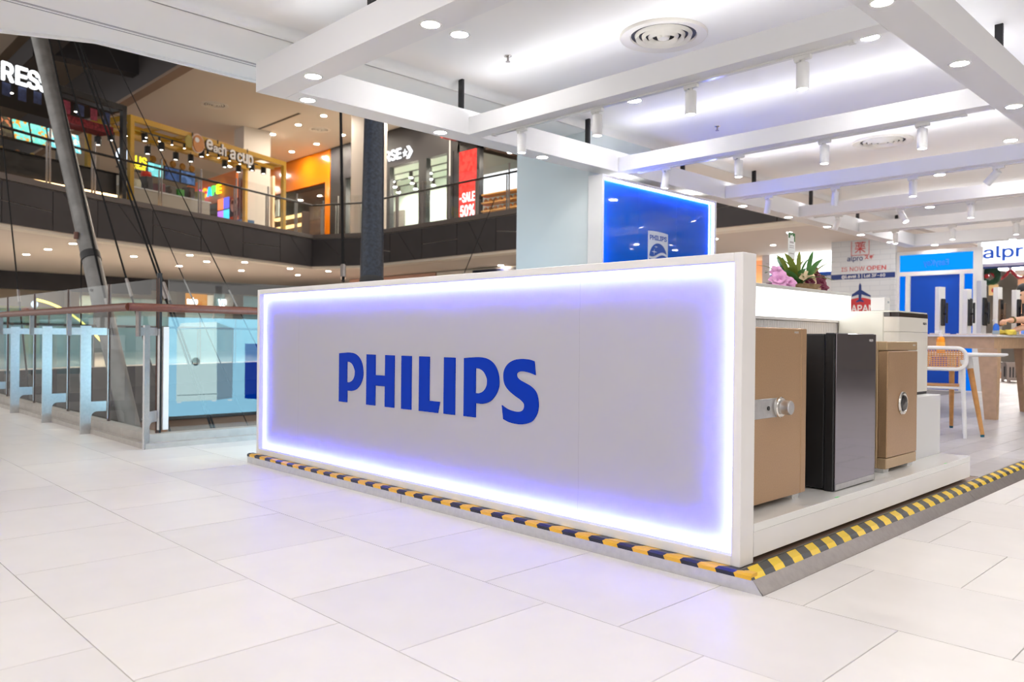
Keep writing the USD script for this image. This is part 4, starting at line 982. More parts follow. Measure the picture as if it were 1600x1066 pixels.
for k, c in enumerate((srgb(120, 200, 200), srgb(40, 52, 78), srgb(60, 76, 104))):
    sc_ = part(st, 'screen_case', bx(1.16 + k * .70, 1.83 + k * .70, 0, .05, -.02, .46), black)
    part(sc_, 'screen', bx(1.19 + k * .70, 1.80 + k * .70, -.006, 0, .01, .43), screen(f'stall_screen_{k}', [c, tuple(min(1, q * 1.3) for q in c), tuple(q * .7 for q in c), c], 5, .9))
part(st, 'gold_letters', cat(*[lathe([(0, 0), (.11, 0), (.13, .04), (.11, .08), (0, .08)], 14).apply_transform(trimesh.transformations.rotation_matrix(PI / 2, [1, 0, 0])).apply_translation((1.4 + k * .42, .06, .58)) for k in range(5)]), mat('gold_paint', srgb(170, 120, 40), .4, metal=.4))
part(st, 'hanger', cat(*[rod((x, .03, .4), (x, .03, 1.1), .015) for x in (.2, 1.3, 3.0)]), black)

# white columns of the gallery, orange shop front, black sports shop, red banner, shelf shop
gcol = mat('gallery_column', srgb(205, 196, 186), .6)
obj('gallery_column', bx(-25.3, -24.3, 14.6, 15.6, 4.71, Z0), gcol, 'pale square column beside the dark blue column, in front of the black shop', 'column')
obj('gallery_column', bx(-30.9, -30.0, 12.4, 13.6, 4.71, Z0), gcol, 'pale square column behind the yellow pergola, left of the orange shop front', 'column')
osf = thing('orange_shop_front', 'glossy orange shop front with a dark glazed opening', 'shop front', (-37, 17, 4.71))
orange = mat('orange_panel', (.62, .17, .004), .16, spec=.4)
part(osf, 'upper_panel', bx(0, 6.2, 0, .2, 3.44, 4.94), orange)
part(osf, 'side_panel', bx(5.78, 6.2, 0, .2, 0, 3.4399), orange)
part(osf, 'door_glass', bx(0, 5.779, .1, .12, 0, 3.4399), pane('shop_glass', (.65, .6, .58), ior=1.7))
part(osf, 'interior', bx(0, 5.779, 2.5, 2.6, 0, 3.4399), mat('shop_taupe', srgb(120, 98, 84), .6))
part(osf, 'ceiling', bx(0, 5.779, .3, 2.5, 3.3, 3.34), mat('shop_taupe2', srgb(150, 130, 112), .6))
for k in range(3): part(osf, 'lamp', rod((1.2 + k * 1.9, 1.3, 3.29), (1.2 + k * 1.9, 1.3, 3.3), .09), upper_glow)
fs = thing('cap_stand', 'glowing shelf stand with a poster in the glazed orange shop', 'shelf', (-34.6, 16.0, 4.71))
part(fs, 'poster', bx(0, .8, 0, .05, 2.0, 2.8), mat('poster_pale', srgb(190, 210, 212), .5))
part(fs, 'poster_figure', facing(blob(.4, 2.4, .14, .28), (0, -.01, 0), .01), dark)
for z in (.5, .95, 1.4, 1.85): part(fs, 'shelf', bx(0, 3.0, 0, .4, z, z + .06), glow('shelf_amber', (1., .58, .22), 1.1))
part(fs, 'upright', cat(bx(-.05, 0, 0, .4, 0, 2.0), bx(3.0, 3.05, 0, .4, 0, 2.0), bx(0, 3, .38, .4, 0, 2.0)), mat('rack_dark', srgb(60, 48, 44), .6))
bs = thing('black_shop_front', 'black shop front with white glowing RSE lettering, a star and an arrow', 'shop front', (-30.75, 17, 4.71))
mint = mat('shop_mint', srgb(176, 194, 184), .6)
part(bs, 'fascia', bx(0, 9.15, 0, .25, 3.37, 4.94), mat('shop_black', srgb(30, 27, 32), .5))
part(bs, 'door_panel', bx(.0, 1.3, .0, .25, 0, 3.3699), black)
for a, b in ((4.4, 4.72), (6.7, 7.2), (8.48, 8.85)): part(bs, 'door_frame', bx(a, b, -.02, .2, 0, 3.3699), black)
part(bs, 'white_trim', bx(8.62, 8.70, -.03, -.021, 0, 4.9), white)
part(bs, 'dark_panel', bx(8.86, 9.15, 0, .2, 0, 3.3699), mat('shop_navy', srgb(24, 22, 34), .4))
part(bs, 'display_glass', bx(1.31, 4.39, .08, .1, 0, 3.36), gal_glass); part(bs, 'display_glass', bx(4.73, 6.69, .08, .1, 0, 3.36), gal_glass); part(bs, 'display_glass', bx(7.21, 8.47, .08, .1, 0, 3.36), gal_glass)
part(bs, 'back_wall', bx(0, 9.1, 3.2, 3.3, 0, 3.5), mint); part(bs, 'side_wall', bx(9.05, 9.15, .25, 3.2, 0, 3.5), mint); part(bs, 'ceiling', bx(0, 9.1, .26, 3.2, 3.45, 3.5), mint)
part(bs, 'grey_door', bx(.2, 1.5, 3.1, 3.19, 0, 2.3), mat('door_grey', srgb(96, 92, 86), .5))
gw = glow('sign_white2', (.95, .98, 1.), .9)
for txt, x, w_ in (('R', 4.43, .35), ('S', 4.82, .35), ('E', 5.23, .32)): part(bs, 'sign_letter', words(txt, .42, (x, -.04, 3.62), (1, 0, 0), .04, True, w_), gw, label='white glowing letter')
part(bs, 'sign_star', facing([(5.76 + (.17 if k % 2 == 0 else .07) * math.sin(k * PI / 5), 3.80 + (.17 if k % 2 == 0 else .07) * math.cos(k * PI / 5)) for k in range(10)], (0, 0, 0)), gw, label='white star')
part(bs, 'sign_arrow', facing([(5.86, 4.06), (6.05, 4.06), (6.28, 3.80), (6.05, 3.55), (5.86, 3.55), (6.08, 3.80)], (0, 0, 0)), gw, label='white arrow head')
part(bs, 'small_text', words('CHUCK 70 ALL STAR', .05, (7.2, -.03, 3.42), (1, 0, 0), .01, False, 1.1), white) if False else None
for k, y in enumerate((.8, 1.6, 2.5)):
    part(bs, 'spot_track', bx(.4, 8.9, y - .03, y + .03, 3.25, 3.29), black)
    for i in range(6):
        x = 1.2 + 1.3 * i + .35 * k
        sp_ = part(bs, 'spot', rod((x, y, 3.0), (x, y, 3.24), .08, n=12), black)
        part(sp_, 'spot_lens', rod((x, y, 2.99), (x, y, 2.999), .07, n=12), upper_glow)
part(bs, 'wall_print', bx(4.9, 7.4, 3.1, 3.19, 1.0, 2.0), screen('wall_print', [srgb(110, 190, 120), srgb(235, 200, 120), srgb(190, 220, 220), srgb(225, 150, 90)], 3, .55))
part(bs, 'shoe_table', cat(bx(2.2, 3.4, 1.5, 2.2, 0, .8), bx(5.0, 6.0, 1.6, 2.4, 0, .7)), white)
sb3 = thing('sale_banner', 'tall glowing red sale banner in a black frame at the end of the black shop', 'sale banner', (-21.43, 16.9, 4.71))
part(sb3, 'frame', cat(bx(-.12, 0, 0, .2, 0, 3.6), bx(.98, 1.14, 0, .2, 0, 3.6), bx(-.12, 1.14, 0, .2, 3.24, 3.6)), black)
rp_ = part(sb3, 'red_panel', bx(.0, .98, .0, .1, .02, 3.24), screen('sale_red', [srgb(236, 58, 50), srgb(228, 50, 44), srgb(240, 66, 56), srgb(232, 54, 46)], 7, .95))
sw_ = glow('sale_white', (1., .97, .95), 1.0)
part(rp_, 'lettering', words('-SALE', .33, (.04, .0, 1.32), (1, 0, 0), .01, True, .86), sw_); part(rp_, 'lettering', words('50%', .40, (.09, .0, .78), (1, 0, 0), .01, True, .80), sw_)
part(sb3, 'red_canopy', bx(-.4, 1.2, -.6, .2, 3.75, 3.9), red)
hs = thing('shelf_shop', 'beige shop with oak shelves and a bright picture panel, right of the red banner', 'shop', (-20.28, 17, 4.71))
part(hs, 'back_wall', bx(0, 5, 3.0, 3.1, 0, 4.9), mat('shop_beige', srgb(196, 178, 158), .6))
part(hs, 'ceiling_beam', bx(.2, 5, 0, 3, 3.15, 3.4), mat('shop_brown', srgb(84, 66, 56), .6))
part(hs, 'picture_panel', bx(-.2, 1.9, .3, .36, 1.5, 2.3), screen('picture_white', [srgb(240, 245, 250), srgb(232, 240, 248), srgb(246, 248, 250), srgb(90, 150, 220)], 3.2, .95))
for z in (.85, 1.15, 1.46): part(hs, 'shelf', bx(-.2, 2.2, .0, .5, z, z + .05), mat('shelf_oak', srgb(226, 172, 100), .5))
part(hs, 'spot', rod((1.0, .5, 3.0), (1.0, .5, 3.15), .1), black); part(hs, 'spot_lens', rod((1.0, .5, 2.99), (1.0, .5, 2.999), .09), upper_glow)
part(hs, 'dark_side', bx(2.3, 5.0, .2, .4, 0, 2.4), mat('shop_dark', srgb(44, 40, 40), .5))
part(hs, 'goods', cat(*[trimesh.creation.icosphere(1, .09).apply_translation((.05 + .26 * k, .2, z + .12)) for z in (.85, 1.15) for k in range(8)]), mat('goods_tan', srgb(190, 140, 90), .6), kind='stuff', label='small goods on the shelves')

# games arcade with coloured letters, skull poster
es = thing('arcade_front', 'orange games shop front with big multicoloured letters', 'shop front', (-33.9, 11.5, 4.71))
part(es, 'wall', bx(0, 4.9, .1, .2, 1.75, 2.85), mat('arcade_orange', srgb(214, 116, 40), .5)); part(es, 'counter', bx(0, 4.9, .3, .9, 0, .9), mat('arcade_blue', srgb(70, 110, 150), .5)); part(es, 'back_wall', bx(-.5, 2.4, 3, 3.1, 0, 3.4), mat('arcade_cream', srgb(220, 190, 150), .6))
for k, (c, col) in enumerate(zip('ESCAPE', ((.95, .1, .55), (.95, .02, .75), (1., .32, .02), (.02, .35, 1.), (.1, .8, .1), (1., .85, .02)))):
    part(es, 'sign_letter', words(c, .36, (.78 + .46 * k + (.35 if k else 0), 0, 2.05), (1, 0, 0), .06, True, .40), glow(f'arcade_glow_{k}', col, 1.1), label='glowing coloured letter')
for k, c in enumerate((srgb(170, 110, 220), srgb(80, 190, 220), srgb(235, 120, 70), srgb(90, 90, 200))):
    part(es, 'poster', bx(3.5 + (k % 2) * .55, 4.0 + (k % 2) * .55, -.02, 0, .85 + (k // 2) * .5, 1.3 + (k // 2) * .5), glow(f'arcade_poster_{k}', c, .8))
sk = thing('event_poster', 'tall dark poster with a pale skull like figure on the pale gallery column', 'poster', (-31.0, 12.2, 4.71))
part(sk, 'board', bx(.05, 1.0, 0, .08, .2, 2.75), mat('poster_dark', srgb(52, 40, 46), .5))
part(sk, 'figure', facing(blob(.55, 1.75, .34, .36), (0, 0, 0), .01), mat('poster_bone', srgb(214, 196, 176), .6))
for dx in (-.13, .13): part(sk, 'figure_eye', facing(blob(.55 + dx, 1.80, .08, .09), (0, -.01, 0), .005), dark)
part(sk, 'crowd', bx(.05, 1.0, -.005, 0, .2, 1.2), screen('poster_crowd', [srgb(150, 60, 40), srgb(120, 50, 40), srgb(190, 120, 90), srgb(90, 40, 34)], 8, .45))
# ceiling downlights of the gallery and of the walkway under it
gd = None
GD = sorted([(-30.39, 13.89), (-28.17, 13.88), (-26.22, 13.91), (-30.5, 16.1), (-32.7, 16.08), (-28.26, 16.05)], key=lambda q: seen_x((*q, Z0)))
GL = [f'small bright downlight in the beige gallery ceiling, {ORD[k]} from the left' for k in range(6)]
GD += [(-24, 15.2), (-21.5, 14.8), (-19, 15.2), (-16, 15.2), (-38, 15.5), (-42, 14), (-40, 11)]
GL += [f'gallery ceiling downlight out of sight above the canopy, {w} of four' for w in ORD[:4]] + [f'gallery ceiling downlight out of sight behind the pergola, {w} of three' for w in ORD[:3]]
for (x, y), lab in zip(GD, GL):
    if gd is None: gd = downlight(lab, (x, y, Z0 - .003), .13, 'gallery downlights', upper_glow, 'gallery_downlight')
    else: dup(gd, (x, y, Z0 - .003), 0, lab)
gv = diffuser('round air diffuser in the beige gallery ceiling above the pergola', (-27.96, 10.24, Z0), .5)
diffuser('round air diffuser in the beige gallery ceiling near the pale column', (-28.2, 14.9, Z0), .45)
lw = None
LW = sorted([(-23.9, 4.3), (-26.25, 4.24), (-28.64, 4.19), (-26.43, 6.85), (-24.5, 7.94), (-26.27, 9.27), (-28.9, 9.34), (-25.42, 10.28), (-28.96, 11.84), (-26.55, 12.68), (-29.2, 14.5), (-26.4, 14.29), (-19.17, 16.99)], key=lambda q: seen_x((*q, 3.5)))
WL = [f'warm downlight in the cream ceiling under the gallery, {ORD[k]} from the left' for k in range(13)]
LW += [(-24, 1.2), (-27, .4), (-13, 15.2), (-9.5, 15.4)]
WL += [f'warm downlight under the gallery, {w} of two beyond the left picture edge' for w in ORD[:2]] + [f'warm downlight under the gallery, {w} of two behind the white column' for w in ORD[:2]]
for (x, y), lab in zip(LW, WL):
    if lw is None: lw = downlight(lab, (x, y, 3.527), .12, 'downlights under the gallery', warm_glow, 'under_gallery_downlight')
    else: dup(lw, (x, y, 3.527), 0, lab)
for k, (x, y) in enumerate(((-9, 4), (-13, 8), (-14, 3), (-9, 10))):
    downlight(f'warm pendant light over the lower level, {ORD[k]} of four, below the picture', (x, y, -.7), .2, 'lower level lights', warm_glow, 'lower_level_lamp')

# ================================================================== ACROSS THE OPENING, OUR LEVEL
obj('bulkhead', bx(-37.2, -36.9, -3, 11.2, 2.77, 3.52), fas, 'dark ceiling bulkhead across the opening under the gallery, left of the mast', 'bulkhead')
obj('bulkhead', bx(-37.2, -36.9, 11.21, 22, 3.0, 3.52), dk, 'grey ceiling bulkhead across the opening, right of the mast', 'bulkhead')
far_col = mat('far_column', srgb(190, 172, 155), .6)
for k, (s, o, w_, lab) in enumerate(((19.9, 14.4, .8, 'beige column across the opening, seen left of the light box sign'), (9.75, 14.4, .45, 'beige column across the opening, seen left of the mast'), (14.9, 13.4, .6, 'beige column across the opening, seen right of the mast'))):
    t = thing('far_column', lab, 'column', L(s, o, 0), LANG); part(t, 'shaft', bx(0, w_, 0, w_, 0, 3.5), far_col); part(t, 'base', bx(-.02, w_ + .02, -.02, w_ + .02, 0, .15), stone)
def far_shop(lab, s, o, w_, wall, fascia=None, text=None, tx=0., th=.3, tw=None, zf=(2.15, 2.75), fx=None, textc=None):
    t = thing('far_shop', lab, 'shop', L(s, o, 0), LANG)
    part(t, 'back_wall', bx(0, w_, 2.5, 2.6, 0, 3.5), wall)
    part(t, 'side_wall', bx(-.05, .0, 0, 2.5, 0, 3.5), white)
    part(t, 'fascia', bx(0, w_, -.02, .2, zf[1], 3.5), mat('far_fascia', srgb(186, 172, 154), .6))
    part(t, 'counter', bx(.4, w_ - .4, .6, 1.1, 0, 1.0), mat('far_counter', srgb(120, 96, 80), .5))
    part(t, 'rack', cat(*[bx(.3 + k * .9, .9 + k * .9, 2.0, 2.4, 0, 1.7) for k in range(int(w_ / .95))]), mat('far_rack', srgb(150, 130, 110), .6))
    part(t, 'window_glass', bx(.02, w_ - .02, .02, .03, 0, zf[0] if fascia else zf[1]), pane('far_shop_glass', (.8, .86, .88), film=srgb(150, 200, 215), cover=.25))
    for k in range(max(1, int(w_ / 2))): part(t, 'lamp', rod((1 + k * 2, 1.2, 3.44), (1 + k * 2, 1.2, 3.45), .12, n=14), warm_glow)
    if fascia: part(t, 'sign_board', bx(fx[0] if fx else 0, fx[1] if fx else w_, -.04, -.021, *zf), fascia)
    if text: part(t, 'sign_text', words(text, th, (tx, -.05, zf[0] + .08), (1, 0, 0), .03, True, tw), glow('far_text', (1, 1, 1), 1.6))
cream_w = mat('far_cream', srgb(205, 188, 162), .6)
far_shop('shop across the opening with an orange sign reading noko', 16.3, 15, 2.7, cream_w, glow('orange_sign', srgb(240, 150, 40), .4), 'noko', .75, .33, .72, (2.55, 3.2), (.65, 2.2))
far_shop('shop across the opening with white VIV letters', 19.06, 15, 4.5, mat('far_grey', srgb(150, 140, 132), .6), None, 'VIV', .25, .40, .80, (2.5, 3.3))
far_shop('bright cream shop across the opening behind the mast', 10.5, 15, 5.6, mat('far_pale', srgb(214, 202, 172), .6))
far_shop('yellow green shop across the opening at the far left', 5.6, 15, 4.6, mat('far_lime', srgb(180, 180, 70), .6), mat('lime_band', srgb(170, 178, 50), .6), None, zf=(1.75, 2.1))
far_shop('dim cream shop across the opening beyond the picture edge', .5, 15, 4.9, cream_w)
yt = thing('kids_ride', 'bright yellow and orange play figure with a round sign, in the far lime shop', 'play figure', L(7.75, 14.3, 0), LANG)
part(yt, 'body', bx(0, .5, 0, .4, 0, 1.75, .05), mat('ride_yellow', srgb(230, 225, 20), .5)); part(yt, 'top', trimesh.creation.icosphere(2, .2).apply_scale([1.4, 1, .6]).apply_translation((.05, .2, 1.95)), mat('ride_orange', srgb(230, 110, 40), .5)); part(yt, 'round_sign', rod((.33, .15, 2.2), (.33, .2, 2.2), .15, n=24), glow('ride_sign', (.7, .85, 1.), .7))
al = thing('light_arc', 'yellow glowing curved light strip across the opening at the left edge', 'light strip', L(2.2, 4.0, 0), LANG)
part(al, 'strip', tube([(-1.2 + .25 * k, 0, 1.95 - .03 * k - .012 * k * k) for k in range(14)], .035, 8), glow('arc_yellow', (1., .75, .12), 2.)); part(al, 'support', cat(*[rod((-1.2 + .25 * k, 0.03, 1.95 - .03 * k - .012 * k * k), (-1.2 + .25 * k, .03, 0), .015) for k in (0, 6, 10)]), steel_d)
sq = thing('far_signboard', 'pink beige shop board with dark script lettering behind the dark blue column', 'shop sign', (-29.4, 17.2, 0))
part(sq, 'board', bx(0, 6.2, 0, .15, 0, 3.5), mat('board_pink', srgb(200, 158, 140), .6)); part(sq, 'lettering', words('Sweetz', .26, (.15, 0, 3.05), (1, 0, 0), .02, False, .85), dark)
wf = thing('pale_shop_front', 'white shop front with a dark sign band, seen just above the light box sign', 'shop front', (-23.1, 17.2, 0))
part(wf, 'front', bx(0, 10.4, 0, .2, 0, 3.5), mat('front_white', srgb(222, 214, 204), .6)); part(wf, 'sign_band', bx(2.2, 6.5, -.05, -.001, 3.12, 3.45), mat('band_navy', srgb(30, 34, 60), .5))

# things on the level below, seen through the glass
obj('floor_landing', bx(-22, -5.9, .35, 13.5, -1.75, -1.6), low, 'brown landing floor below the railing, seen through the glass', 'landing', kind='structure')
lr = thing('bench_grille', 'grey ribbed vent box on the brown landing below the railing', 'vent box', (-11.2, 2.4, -1.6), .3)
part(lr, 'box', bx(0, 1.6, 0, .6, 0, .4), steel_d); part(lr, 'ribs', cat(*[bx(.1 + k * .2, .18 + k * .2, -.02, 0, .05, .35) for k in range(7)]), dark)
obj('rug', lathe([(0, -1.599), (1.6, -1.599), (1.6, -1.58), (0, -1.58)], 40).apply_translation((-13.5, 5.6, 0)), mat('rug_cream', srgb(215, 190, 140), .8), 'cream round mat on the brown landing below the railing', 'mat')

# ================================================================== BEHIND THE STAND, RIGHT
hw = thing('hoarding', 'pale brick patterned hoarding announcing a pharmacy opening, with a red emblem and an aeroplane', 'hoarding', (-7.56, 18, 0))
brick_p = usdkit.material(stage, '/World/Looks/brick_print', {
    'tc': ('texture_coordinate', {}), 'sx': ('separate_xyz', {}), 'cx': ('combine_xyz', {}),
    'b': ('brick_texture', {'color1': srgb(212, 217, 223), 'color2': srgb(208, 213, 219), 'mortar': srgb(196, 202, 210), 'scale': 1., 'brick_width': .5, 'row_height': .13, 'mortar_size': .008}),
    'p': ('principled_bsdf', {'roughness': .45})}, [('tc.object', 'sx.vector'), ('sx.x', 'cx.x'), ('sx.z', 'cx.y'), ('cx.vector', 'b.vector'), ('b.color', 'p.base_color')], surface='p.BSDF')
part(hw, 'board', bx(0, 1.62, 0, .1, 0, 4.2), brick_p)
nav = mat('print_navy', srgb(20, 50, 120), .45); rd = mat('print_red', srgb(198, 50, 56), .45); wh = mat('print_white', (.85, .85, .86), .45)
def hp(name, poly, m, k=1, lab=None): part(hw, name, face_plate(poly, (0, -.001 - .002 * (k - 1), 0), (1, 0, 0), .002), m, label=lab)
hp('band', [(0, 2.525), (1.62, 2.525), (1.62, 2.66), (0, 2.66)], nav)
part(hw, 'lettering', words('IS NOW', .105, (.27, -.001, 2.735), (1, 0, 0), .002, False, .60), rd); part(hw, 'lettering', words('OPEN', .105, (.92, -.001, 2.735), (1, 0, 0), .002, True, .48), rd)
part(hw, 'lettering', words('@Level 3 | Lot 3F-60', .075, (.28, -.003, 2.56), (1, 0, 0), .002, True, 1.1), wh)
part(hw, 'lettering', words('alpro', .12, (.42, -.001, 3.0), (1, 0, 0), .002, True, .40), nav)
part(hw, 'lettering', words('INSIDE   PHARMACY   SPECIAL', .02, (.42, -.001, 2.92), (1, 0, 0), .002, False, .6), nav) if False else None
fr = [(.52, 3.13), (.98, 3.13), (.98, 3.50), (.52, 3.50)]
hp('emblem_frame', Polygon(fr, [[(.535, 3.145), (.965, 3.145), (.965, 3.52), (.535, 3.52)]]) if False else Polygon([(.52, 3.13), (.98, 3.13), (.98, 3.50), (.965, 3.50), (.965, 3.145), (.535, 3.145), (.535, 3.50), (.52, 3.50)]), rd)
def strokes(segs, ox, oz, sc, w_):
    gs = []
    for a, b in segs:
        a, b = np.array(a, float) * sc + [ox, oz], np.array(b, float) * sc + [ox, oz]; d = b - a; n = np.array([-d[1], d[0]]) / np.linalg.norm(d) * w_ / 2
        gs.append(Polygon([tuple(a + n), tuple(b + n), tuple(b - n), tuple(a - n)]))
    return unary_union(gs)
K1 = [((.05, .92), (.95, .92)), ((.3, 1), (.3, .84)), ((.7, 1), (.7, .84)), ((.35, .80), (.65, .80)), ((.35, .80), (.35, .52)), ((.65, .80), (.65, .52)), ((.35, .66), (.65, .66)), ((.35, .52), (.65, .52)), ((.5, .84), (.46, .78)),
      ((.12, .78), (.25, .68)), ((.10, .52), (.25, .62)), ((.88, .78), (.75, .68)), ((.90, .52), (.75, .62)), ((.05, .40), (.95, .40)), ((.5, .52), (.5, .0)), ((.47, .38), (.08, .08)), ((.53, .38), (.92, .08))]
hp('emblem', strokes(K1, .60, 3.18, .30, .024), rd, 1, 'red character emblem')
K2 = [((0, .9), (.8, .9)), ((.8, .9), (.05, .05)), ((.45, .45), (.9, .05)), ((1.2, .75), (2.0, .8)), ((1.15, .45), (2.05, .5)), ((1.5, 1.), (1.65, 0)), ((2.0, 1.05), (2.08, .93)), ((2.15, 1.08), (2.22, .96))]
hp('script', strokes(K2, .87, 3.02, .10, .02), rd)
disc = Point(.76, 1.38).buffer(.66, 48).intersection(sbox(0, 0, 1.62, 4))
hp('red_disc', disc, rd, 1, 'red rising disc')
pln = [(.76, 2.42), (.79, 2.36), (.795, 2.24), (.98, 2.12), (1.03, 2.09), (1.03, 2.05), (.80, 2.12), (.79, 2.0), (.86, 1.95), (.86, 1.92), (.76, 1.94)]
pln = pln + [(1.52 - x, z) for x, z in reversed(pln[1:-1])]
hp('aeroplane', pln, nav, 2, 'dark blue aeroplane silhouette')
part(hw, 'lettering', words('JAPAN', .17, (.42, -.003, 1.68), (1, 0, 0), .002, True, .70), wh)

ap = thing('pharmacy', 'pharmacy shop with a bright white sign reading alpro in blue', 'shop', (-4.66, 20, 0))
part(ap, 'corner_post', bx(0, .10, 0, .25, 0, 3.5), white)
as_ = part(ap, 'sign', bx(.11, 5, -.05, .1, 2.915, 3.47), glow('alpro_white', (.93, .97, 1.), 1.25), label='glowing white sign board')
part(ap, 'sign_edge', cat(bx(.11, 5, -.06, .1, 3.4705, 3.52), bx(.11, 5, -.02, .1, 2.80, 2.835)), nav)
part(ap, 'sign_lip', bx(.11, 5, -.04, .1, 2.836, 2.9145), mat('lip_lilac', srgb(190, 186, 215), .4))
part(as_, 'lettering', words('alpro', .285, (.15, -.05, 3.055), (1, 0, 0), .02, True, 1.16), mat('alpro_blue', srgb(30, 100, 235), .4))
part(ap, 'small_print', words('CARE', .05, (.60, -.05, 2.935), (1, 0, 0), .01, False, .22), mat('pale_print', srgb(190, 205, 225), .5)) if False else None
part(ap, 'wood_wall', bx(.1, 5, 3.5, 3.6, 0, 3.5), mat('pharm_wood', srgb(196, 140, 104), .5, noise=.1, nscale=6))
part(ap, 'soffit', bx(.1, 5, .1, 3.5, 2.86, 2.9), white)
part(ap, 'ceiling_lamp', bx(.2, .8, 1.0, 1.4, 2.845, 2.859), walk_glow)
part(ap, 'floor_shelf', bx(.1, 5, .4, 1.0, 0, .16), mat('pharm_floor', srgb(214, 160, 120), .5))
part(ap, 'frame_picture', bx(.9, 1.35, 3.4, 3.49, 1.5, 2.5), mat('picture_dark', srgb(60, 44, 60), .4)); part(ap, 'picture', bx(.98, 1.3, 3.38, 3.399, 1.6, 2.4), mat('picture_violet', srgb(90, 70, 130), .4, noise=.5, nscale=7))
for k, (x, z) in enumerate(((.5, .5), (.62, .9), (1.0, .8), (1.35, .9))): part(ap, 'shelf_row', cat(bx(x, x + .3, 1.6, 2.0, 0, z + .4), bx(x + .05, x + .25, 1.55, 1.6, .3, z + .3)), mat(f'shelf_{k}', [srgb(150, 140, 135), srgb(60, 90, 150), srgb(170, 150, 140), srgb(90, 80, 90)][k], .5))
gl_ = thing('garland', 'red tinsel garland swagged under the pharmacy sign', 'garland', (-4.3, 20.6, 2.55))
def swag(x0, x1, z, sag, n=12): return [(x0 + (x1 - x0) * t, 0, z - sag * 4 * t * (1 - t)) for t in np.linspace(0, 1, n)]
gpts = [(x, 0, .28 - .26 * abs(math.sin((x + .22) * PI / .46)) ** .8) for x in np.linspace(-.22, 1.2, 44)]
gm = tube(gpts, .035, 9)
v = np.array(gm.vertices); v += (meshkit.noise(v * 60, 2)[:, None] - .5) * .03; gm.vertices = v
part(gl_, 'tinsel', gm, mat('tinsel_red', srgb(150, 20, 40), .4, noise=.6, nscale=30)); part(gl_, 'bows', cat(*[trimesh.creation.icosphere(1, .05).apply_translation((x, -.03, .27)) for x in (-.22, .24, .70, 1.16)]), mat('bow_silver', srgb(190, 190, 205), .3))
wr = thing('wreath', 'dark green festive wreath hanging at the left of the pharmacy entrance', 'wreath', (-4.42, 20.3, 2.62))
wm = tube([(.16 * math.cos(t), 0, .16 * math.sin(t)) for t in np.linspace(0, 2 * PI, 25)], .075, 9); v = np.array(wm.vertices); v += (meshkit.noise(v * 40, 4)[:, None] - .5) * .07; wm.vertices = v
part(wr, 'greenery', wm, mat('wreath_green', srgb(24, 66, 42), .7, noise=.4, nscale=25)); part(wr, 'bow', trimesh.creation.icosphere(1, .06).apply_translation((-.08, -.06, .0)), red)
fp_ = thing('festive_poster', 'small yellow poster with a red spot below the wreath', 'poster', (-4.36, 20.2, 2.22)); part(fp_, 'sheet', bx(-.08, .14, 0, .01, -.1, .17), mat('poster_yellow', srgb(236, 200, 140), .5)); part(fp_, 'spot', facing(blob(.04, .03, .06, .06), (0, 0, 0), .004), red)
def crate(lab, loc, c):
    t = thing('crate', lab, 'crate', loc, .2)
    m_ = mat('crate_' + str(sum(map(ord, lab)) % 97), c, .6)
    part(t, 'walls', cat(bx(-.22, .22, -.16, -.145, .05, .42), bx(-.22, .22, .145, .16, .05, .42), bx(-.22, -.205, -.145, .145, .05, .42), bx(.205, .22, -.145, .145, .05, .42), bx(-.22, .22, -.16, .16, .05, .065)), m_)
    part(t, 'rim', cat(bx(-.24, .24, -.18, -.14, .42, .46), bx(-.24, .24, .14, .18, .42, .46), bx(-.24, -.2, -.14, .14, .42, .46), bx(.2, .24, -.14, .14, .42, .46)), m_)
    part(t, 'grid', cat(*[bx(-.17 + k * .06, -.14 + k * .06, -.164, -.16, .12, .36) for k in range(6)]), dark)
    for x in (-.19, .19): part(t, 'foot', bx(x - .03, x + .03, -.16, .16, 0, .05), m_)
crate('taupe plastic crate with a square grid front, on the floor before the pharmacy shelves', (-3.35, 18.4, 0), srgb(176, 160, 150))
crate('greyish plastic crate behind the taupe one, by the pharmacy shelves', (-3.55, 18.75, .0), srgb(150, 140, 136))
bw = thing('white_lit_shop', 'shop with a broad glowing white sign over a blue band, behind the flowers', 'shop front', (-11.0, 20, 0))
part(bw, 'wall', bx(.5, 3.2, 0, .2, 0, 2.82), mat('shop_white2', srgb(232, 232, 238), .5)); part(bw, 'sign', bx(.72, 3.2, -.1, .1, 2.935, 3.55), glow('white_sign', (.96, .99, 1.), 1.4)); part(bw, 'blue_band', bx(.72, 3.2, -.08, .1, 2.83, 2.934), mat('band_blue', srgb(0, 74, 176), .4))
part(bw, 'upper_wall', bx(-6, 3.2, 0, .2, 3.56, 4.6), white); part(bw, 'side_pillar', bx(.45, .70, -.1, .2, 0, 3.55), mat('pillar_white', srgb(226, 222, 230), .5)); part(bw, 'purple_label', bx(.60, 1.0, -.12, -.101, 2.55, 2.68), mat('label_purple', srgb(140, 105, 140), .5))
oc = thing('orange_room', 'warm peach coloured shop interior just right of the light box sign', 'shop', (-12.6, 20.2, 0))
part(oc, 'back_wall', bx(0, 2.0, 1.0, 1.1, 0, 3.55), mat('room_peach', srgb(240, 180, 140), .6)); part(oc, 'shelf', bx(0, 2.0, .3, .99, 2.45, 2.6), mat('room_cream', srgb(235, 215, 195), .6)); part(oc, 'shelf_light', bx(0, 2.0, .35, .9, 2.605, 2.62), glow('shelf_warm', (1., .7, .45), 2.)); part(oc, 'lower_front', bx(0, 2.0, .3, .4, 0, 2.3), mat('room_tan', srgb(210, 190, 172), .6))
obj('wall_side', bx(-2.2, 22, 24, 24.2, 0, 3.5), mat('far_wall', (.62, .56, .48), .7), 'plain cream wall far behind the right end of the stand', 'wall', kind='structure')

